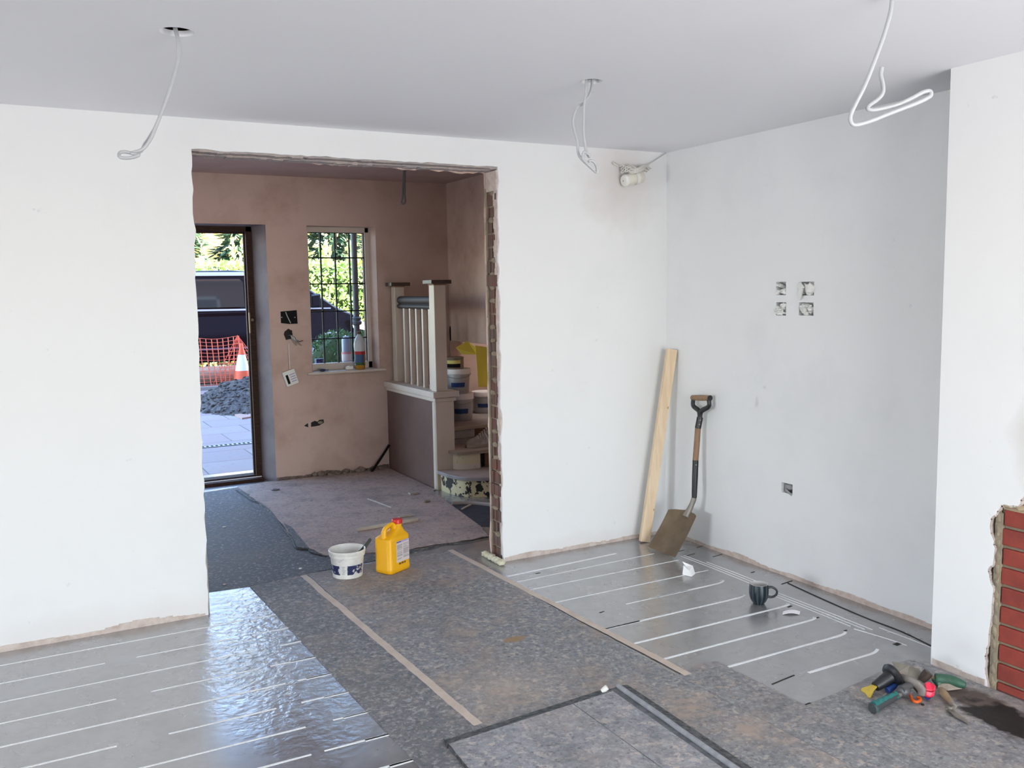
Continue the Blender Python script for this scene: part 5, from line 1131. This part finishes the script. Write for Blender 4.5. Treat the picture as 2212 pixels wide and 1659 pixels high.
dr = thing('drain_channel', 'slotted metal drain channel across the paving outside the front door', 'drain', (-1.6, 5.4, GZ))
mb = MB(); mb.bx(-3.2, 3.2, 5.35, 5.47, GZ-.01, GZ+.004); mb.build('channel', mat('galvanised', (.45, .45, .46), .5, .4), dr)
mb = MB()
for k in range(130): mb.bx(-3.15+.048*k, -3.15+.048*k+.024, 5.385, 5.45, GZ+.002, GZ+.0055)
mb.bx(-3.2, 3.2, 5.345, 5.352, GZ, GZ+.0055); mb.build('slots', M_black, dr)
md = MB(); rm = random.Random(12); N = 44
for i in range(N+1):
    for j in range(N+1):
        u, v_ = (i/N-.5)*2, (j/N-.5)*2; x, y = -.62+u*.92, 9.0+v_*1.45; r_ = math.hypot(u, v_)
        h = .36*max(0, 1-r_**1.4)*(1+.35*noise.noise(V((x*3, y*3, 1))))+.035*noise.noise(V((x*11, y*11, 4)))*(r_ < 1)
        md.v.append(V((x, y, GZ+h-.004)))
for i in range(N):
    for j in range(N): md.f.append((i*(N+1)+j, (i+1)*(N+1)+j, (i+1)*(N+1)+j+1, i*(N+1)+j+1))
for k in range(900):
    a = rm.uniform(0, 2*PI); r_ = math.sqrt(rm.random())*1.02; u, v_ = r_*math.cos(a), r_*math.sin(a); x, y = -.62+u*.92, 9.0+v_*1.45
    h = .36*max(0, 1-r_**1.4)*(1+.35*noise.noise(V((x*3, y*3, 1)))); s_ = rm.uniform(.006, .027)
    md.blob((x, y, GZ+h+s_*.3), (s_*1.3, s_, s_*.7), k, .8, 2, 1)
tag(md.build('soil_heap', mat('dark_spoil', (.05, .046, .045), .95, c2=(.13, .12, .118), scale=30)), 'heap of dark broken soil on the paving outside the front door', 'soil heap', kind='stuff')
mb = MB(); q = [PZ(x, y, GZ) for x, y in ((507, 898), (560, 891), (560, 900), (523, 906))]; mb.prism(q, (0, 0, .02)); tag(mb.build('ply_offcut', mat('pinkish_ply', (.42, .28, .23), .7)), 'pinkish board offcut under the right edge of the soil heap', 'board')
cn = thing('traffic_cone', 'orange and white traffic cone standing behind the soil heap', 'cone', (-.165, 11.70, GZ))
cb_ = V((-.165, 11.70, GZ)); M_cone = mat('faded_orange', (.72, .11, .045), .5)
mb = MB(); mb.bx(-.365, .035, 11.50, 11.90, GZ, GZ+.035); mb.build('foot', M_black, cn, bev=.01)
mb = MB(); mb.lathe([(.170, .035), (.120, .28)], cb_, n=32, caps=False); mb.build('cone_skirt', M_cone, cn, smooth=50); mb = MB(); mb.lathe([(.064, .56), (.034, .70), (.030, .75), (.02, .76)], cb_, n=32, caps=False); mb.build('cone_tip', M_cone, cn, smooth=50)
mb = MB(); mb.lathe([(.1205, .28), (.0645, .56)], cb_, n=32, caps=False); mb.build('white_sleeve', mat('reflective_white', (.75, .75, .80), .4), cn, smooth=50)
# orange mesh barrier draped over the cone
net = MB()
def strip(a, b, wd, up_): 
    d = (b-a); s_ = V((0, .004, 0)); n_ = d.cross(V((0, 1, 0))).normalized()*wd/2
    net.hexa([a-n_-s_, b-n_-s_, b+n_-s_, a+n_-s_, a-n_+s_, b-n_+s_, b+n_+s_, a+n_+s_])
def netp(u, v_):   # u along (0 far left .. 1 at the cone), v from bottom 0 to top 1
    x = -3.2+u*3.06; top = .84+.02*math.sin(u*20); y = 12.02+.05*math.sin(u*9+v_*3)-.12*(1-v_)
    return V((x+.05*(1-v_)*math.sin(u*17), y, GZ+.02+(top)*v_))
NU, NV = 32, 13
for i in range(NU+1):
    for j in range(NV): strip(netp(i/NU, j/NV), netp(i/NU, (j+1)/NV), .014, 0)
for j in range(NV+1):
    for i in range(NU*2): strip(netp(i/NU/2, j/NV), netp((i+1)/NU/2, j/NV), .007, 0)
def netq(u, v_):
    t0_ = V((-.16, 12.0, .84)); bl = V((-.14-.45*(1-u)+.0, 11.50, GZ+.03)); 
    return t0_.lerp(V((-.62+1.05*u, 11.99-.03*math.sin(u*3), GZ+.04)), v_)
for i in range(9):
    for j in range(12): strip(netq(i/8, j/12), netq(i/8, (j+1)/12), .009, 0)
for j in range(2, 13):
    for i in range(8): strip(netq(i/8, j/12), netq((i+1)/8, j/12), .007, 0)
tag(net.build('barrier_net', mat('orange_mesh_plastic', (.90, .20, .12), .5)), 'orange plastic mesh barrier draped from the cone in front of the van', 'barrier netting')
mb = MB(); mb.tube([(-6, 12.32, .12), (-.8, 12.30, .125), (1.2, 12.30, .12)], .16, n=20, sm=False); tag(mb.build('timber_log', mat('weathered_log', (.45, .34, .26), .8, c2=(.32, .23, .17), scale=6, stretch=(1, 12, 12)), smooth=50), 'long round timber lying behind the orange mesh', 'log')

# van, side on
vy0, vy1 = 13.0, 14.85
M_van = mat('black_van_paint', (.0016, .0024, .006), .05, spec=.5)
M_vglass = mat('van_dark_glass', (.006, .007, .010), .04, spec=.6)
vn = thing('van', 'dark van parked side-on beyond the paving, seen through door and window', 'van', (.4, 13.9, GZ))
prof = [(-2.15, .30), (-2.18, .9), (-2.12, 1.75), (-2.02, 1.95), (-1.9, 2.0), (.0, 2.03), (.95, 1.97), (1.25, 1.85), (1.50, 1.665), (1.78, 1.47), (2.05, 1.275), (2.22, 1.20), (2.40, 1.13), (2.56, 1.02), (2.68, .88), (2.76, .70), (2.78, .45), (2.70, .30)]
mb = MB(); n = len(prof)
ys_ = [(vy0+.16, -.0, .93), (vy0+.06, 0, .975), (vy0, 0, 1.0)]
def inset(x, z, k):   # tumblehome: upper body leans in
    return z
sections = []
for y, zz in ((vy0+.04, 0), ((vy0+vy1)/2, 1), (vy1-.04, 2)):
    sections.append([V((x, y + (0.0 if zz == 1 else (1 if zz == 0 else -1)*max(0, (z-1.25))*.16), z)) for x, z in prof])
for s_ in sections: mb.v += s_
for i in range(2):
    for j in range(n): j2 = (j+1) % n; mb.f.append((i*n+j, i*n+j2, (i+1)*n+j2, (i+1)*n+j))
# side faces as quads between profile and a straight lower line so the shading stays clean
mb.f.append(tuple(range(n-1, -1, -1))); mb.f.append(tuple(2*n+j for j in range(n)))
mb.build('body', M_van, vn, bev=.05, seg=3, smooth=30, tri=False)
def vside(poly, m, name, off=.008, th=.01):
    mb = MB(); mb.prism([V((x, vy0+.04+max(0, z-1.25)*.16-off, z)) for x, z in poly], (0, th, 0)); return mb.build(name, m, vn)
vside([(-1.95, 1.33), (.22, 1.33), (.22, 1.80), (.16, 1.86), (-1.85, 1.86), (-1.95, 1.80)], M_vglass, 'side_glass')
vside([(.42, 1.33), (1.50, 1.33), (1.42, 1.55), (1.12, 1.80), (.95, 1.85), (.42, 1.85)], M_vglass, 'door_glass')
M_skytrim = mat('sky_tinted_trim', (.20, .25, .42), .3, .8)  # blue of the reflected sky put into the trim colour
vside([(-2.1, 1.275), (1.9, 1.255), (1.9, 1.28), (-2.1, 1.315)], M_skytrim, 'belt_trim_highlight', .016)  # bluish highlight along the belt line, given by the strip's colour
vside([(-2.1, .535), (2.1, .535), (2.1, .57), (-2.1, .57)], M_skytrim, 'rub_strip', .016)
vside([(.295, .40), (.31, .40), (.31, 1.9), (.295, 1.9)], M_black, 'door_gap', .012)
vside([(-2.15, 1.925), (.95, 1.925), (.9, 1.995), (-2.1, 1.995)], M_skytrim, 'roof_sky_reflection', .018)  # sky reflection on the roof edge, coloured in as a blue strip
vside([(2.35, .86), (2.62, .80), (2.60, .95), (2.45, 1.05), (2.30, 1.05)], mat('headlamp_lens', (.60, .66, .75), .1, .2), 'headlamp', .03)
for x in (-1.35, 1.92):
    mb = MB(); mb.lathe([(.001, 0), (.34, .0), (.36, .03), (.36, .20), (.001, .2)], (x, vy0-.01, .31), (0, 1, 0), 32); w_ = mb.build('wheel', M_rubber, vn, smooth=40)
    mb = MB(); mb.lathe([(.001, -.004), (.22, -.002), (.23, .008)], (x, vy0-.012, .31), (0, 1, 0), 24, caps=False); mb.build('hub', M_silver, w_, smooth=40)
    mb = MB(); pp = [(x+.44*math.cos(a), vy0+.02, .34+.44*math.sin(a)) for a in [PI*k/14 for k in range(15)]]; mb.tube(pp, .018, n=8, sm=False); mb.build('wheel_arch', M_skytrim if x > 0 else M_van, vn, smooth=50)  # front arch takes the paler colour as a painted fender highlight
mb = MB(); mb.obox((1.56, vy0-.08, 1.42), (1, 0, .1), (0, 1, 0), (0, 0, 1), .20, .12, .26); mb.obox((1.50, vy0+.02, 1.34), (1, 0, 0), (0, 1, 0), (0, 0, 1), .1, .14, .06); mb.build('mirror', M_van, vn, bev=.04)

# planting
def leafmat(name, c, c2, tr=.25):
    m = mat(name, c, .5, c2=c2, scale=7, lo=.35, hi=.65, spec=.4); t = m.node_tree; b = t.nodes['Principled BSDF']; o = [n for n in t.nodes if n.type == 'OUTPUT_MATERIAL'][0]
    tl = t.nodes.new('ShaderNodeBsdfTranslucent'); mx = t.nodes.new('ShaderNodeMixShader'); mx.inputs[0].default_value = tr
    src = b.inputs['Base Color'].links[0].from_socket; t.links.new(src, tl.inputs['Color'])
    t.links.new(b.outputs[0], mx.inputs[1]); t.links.new(tl.outputs[0], mx.inputs[2]); t.links.new(mx.outputs[0], o.inputs['Surface']); return m
M_laurel = leafmat('laurel_leaf', (.34, .50, .12), (.62, .74, .34), .35); M_box = leafmat('box_leaf', (.05, .13, .045), (.10, .21, .075)); M_conifer = leafmat('dark_conifer', (.03, .065, .04), (.06, .11, .055)); M_autumn = leafmat('autumn_leaf', (.70, .56, .18), (.86, .78, .45), .4)
M_bark = mat('bark', (.10, .075, .055), .9); M_inner = mat('inner_twigs', (.05, .08, .03), .9)
rl = random.Random(31)
def rv(): 
    while True:
        v = V((rl.uniform(-1, 1), rl.uniform(-1, 1), rl.uniform(-1, 1)))
        if .05 < v.length < 1: return v.normalized()
def hedge(name, label, x0, x1, y0, y1, h, n, ls, shoots):
    t_ = thing(name, label, 'hedge', ((x0+x1)/2, y0, GZ)); mb = MB(); N = int((x1-x0)/.35)
    for i in range(N): 
        xx = x0+(x1-x0)*(i+.5)/N
        for z in (.4, 1.0, 1.55, h-.45): mb.blob((xx, (y0+y1)/2+.2, z), (.35, (y1-y0)*.34, .42), i+int(z*10), .3, 1.5, 1)
    mb.build('branches', M_inner, t_)
    mb = MB()
    for k in range(n):
        x = rl.uniform(x0, x1); z = rl.uniform(GZ+.05, h+.12*noise.noise(V((x*1.3, 3, 0)))); y = y0+.16*noise.noise(V((x*1.1, z*1.3, 0)))+abs(rl.gauss(0, .12))+max(0, z-h+.35)*rl.uniform(0, 1.2)
        d = (rv()+V((0, -.5, .25))); mb.leaf((x, y, z), d, rv()+V((0, -.8, .6)), ls*rl.uniform(.7, 1.3), ls*.22)
    for k in range(n//5):
        x = rl.uniform(x0, x1); y = rl.uniform(y0, y1); z = h-.1+.14*noise.noise(V((x*1.3, 3, 0))); mb.leaf((x, y, z), rv()+V((0, -.2, .7)), rv(), ls*rl.uniform(.7, 1.3), ls*.22)
    for k in range(shoots):
        x = rl.uniform(x0, x1); hh_ = rl.uniform(.12, .45); y = y0+rl.uniform(.1, .6)
        for j in range(12):
            z = h-.1+(hh_+.1)*j/11; mb.leaf((x+.02*j*.2*math.sin(k), y, z), V((rl.uniform(-1, 1), rl.uniform(-1, .6), .9)), rv(), ls*1.25, ls*.28)
    mb.build('foliage', M_laurel, t_)
hedge('laurel_hedge', 'sunlit laurel hedge with upright shoots behind the van', -3.5, 6.5, 15.6, 16.8, 2.28, 9000, .13, 60)
bx_ = thing('box_bush', 'clipped dark green bush close outside the leaded window', 'bush', (-.55, 5.0, GZ))
mb = MB(); mb.blob((-.50, 5.05, .50), (.46, .40, .60), 3, .1, 1.2, 3); mb.blob((-.05, 5.1, .50), (.42, .38, .60), 5, .1, 1.2, 3); mb.build('branches', M_inner, bx_)
mb = MB()
for cx, cy, cz, rx, ry, rz in ((-.50, 5.05, .50, .52, .46, .66), (-.05, 5.1, .50, .48, .44, .68)):
    for k in range(3000):
        d = rv(); p = V((cx+d.x*rx, cy+d.y*ry, cz+d.z*rz))*1.0
        if p.z > GZ+.03: mb.leaf(p-d*rl.uniform(0, .05), d+rv()*.8, rv(), .042*rl.uniform(.7, 1.3), .012)
mb.build('foliage', M_box, bx_)
def tree(name, label, x, y, h, r, n, m, shape, ls, cat='tree', grp='trees beyond the hedge'):
    t_ = thing(name, label, cat, (x, y, GZ), grp); mb = MB(); mb.tube([(x, y, GZ), (x+.05, y, h*.5), (x, y, h*.95)], [.16, .11, .02], n=10)
    for k in range(16):
        z = h*(.2+.045*k); a = k*2.4; rr = r*(1-z/h)*.8 if shape == 'cone' else r*.7; mb.tube([(x, y, z), (x+math.cos(a)*rr*.6, y+math.sin(a)*rr*.6, z+(.02 if shape == 'cone' else .3)), (x+math.cos(a)*rr, y+math.sin(a)*rr, z+(-.1 if shape == 'cone' else .7))], [.04, .025, .008], n=6)
    mb.build('trunk', M_bark, t_); mb = MB()
    for k in range(n):
        if shape == 'cone':
            z = h*(1-rl.random()**.55); lay = (z*2.6) % 1; rr = r*(1-z/h)**.8*(.55+.45*(1-lay))*math.sqrt(rl.random()*.6+.4); a = rl.uniform(0, 2*PI)
            d = V((math.cos(a), math.sin(a), -.25)); mb.leaf((x+math.cos(a)*rr, y+math.sin(a)*rr, max(z, GZ+.1)), d+rv()*.5, V((0, 0, 1))+rv()*.4, ls*rl.uniform(.7, 1.4), ls*.20)
        else:
            c_ = V((math.sin(k*1.7+x)*.55, math.cos(k*2.3)*.55, math.sin(k*.9+y)*.55)); d = rv(); p = V((x, y, h*.60))+V((c_.x*r, c_.y*r, c_.z*h*.36))+d*r*.42*rl.random()**.33
            mb.leaf((p.x, p.y, max(p.z, .3)), rv(), rv(), ls*rl.uniform(.7, 1.3), ls*.3)
    mb.build('foliage', m, t_)
tree('conifer_tree', 'dark spreading conifer rising over the hedge, seen in the middle of the doorway', 1.75, 21.0, 3.4, 1.7, 3200, M_conifer, 'cone', .34)
tree('conifer_tree', 'dark conifer at the left edge of the doorway view', -.15, 18.0, 5.2, .95, 2600, M_conifer, 'cone', .32)
tree('conifer_tree', 'dark feathery conifer behind the upper left of the leaded window', 5.3, 23.5, 6.2, 2.0, 3200, M_conifer, 'cone', .38)
tree('autumn_tree', 'yellow autumn tree at the upper left of the doorway', .6, 26.0, 7.0, 2.3, 5200, M_autumn, 'round', .22)
tree('autumn_tree', 'yellow autumn tree between the doorway and the leaded window', 4.9, 32.5, 8.5, 3.2, 5200, M_autumn, 'round', .22)
tree('autumn_tree', 'pale yellow tree behind the upper right of the leaded window', 9.4, 28.5, 8.0, 2.8, 5200, M_autumn, 'round', .22)
tree('autumn_tree', 'yellow autumn tree farther off, beyond the left jamb of the door', -2.2, 33.0, 8.0, 3.0, 4000, M_autumn, 'round', .22)
ps = MB(); p = PY(767, 600, 4.3); ps.tube([(p.x, 4.3, GZ), (p.x, 4.3, 2.6)], .030, n=16, sm=False); ps.lathe([(.030, 0), (.050, .01), (.055, .035), (.040, .05), (.050, .075), (.030, .09)], (p.x, 4.3, 1.24), n=16)
tag(ps.build('porch_post', mat('grey_green_post', (.085, .095, .10), .5), smooth=50), 'slim grey post outside the leaded window', 'post')

# the house above, and an added block to shade the paving
wg = MB(); wg.bx(3.6, 7.5, FY+.3, 11.0, -.1, 4.9); struct('added_shade_block', wg, M_outer)  # unseen block added beside the paving to keep the sun off it
up = MB(); up.bx(-10.5, 7.5, -6.4, -6.25, 2.7, 5.2); up.bx(-10.5, -10.35, -6.4, FY+.3, 2.7, 5.2); up.bx(7.35, 7.5, -6.4, FY+.3, -.1, 5.2); up.bx(-10.5, 7.5, FY+.1, FY+.3, 2.66, 5.2); up.bx(-10.5, 7.5, -6.4, FY+.3, 2.66, 2.72); up.bx(.6, 7.5, FY+.1, FY+.3, -.1, 2.7); up.bx(-10.5, -6.7, FY+.1, FY+.3, -.1, 2.7)
struct('house_upper_storey', up, M_outer)
rf = MB(); ym = (-6.4+FY+.3)/2
rf.prism([V((-10.8, -6.8, 5.1)), V((-10.8, FY+.7, 5.1)), V((-10.8, ym, 8.4))], (18.6, 0, 0)); struct('roof', rf, mat('clay_tiles', (.20, .085, .06), .8, c2=(.26, .11, .075), scale=8))
M_wht = mat('white_upvc', (.72, .72, .72), .4)
for k, (x0, x1) in enumerate(((-3.6, -1.9), (.0, 1.7))):
    f_ = MB()
    for a, b in ((x0, x0+.08), (x1-.08, x1), ((x0+x1)/2-.04, (x0+x1)/2+.04)): f_.bx(a, b, FY+.29, FY+.36, 3.4, 4.7)
    for z in (3.4, 4.25, 4.62): f_.bx(x0, x1, FY+.29, FY+.36, z, z+.08)
    o = struct('window_%d' % (k+2), f_, M_wht); g_ = MB(); g_.bx(x0+.05, x1-.05, FY+.30, FY+.32, 3.42, 4.68); struct('pane', g_, M_vglass, o)
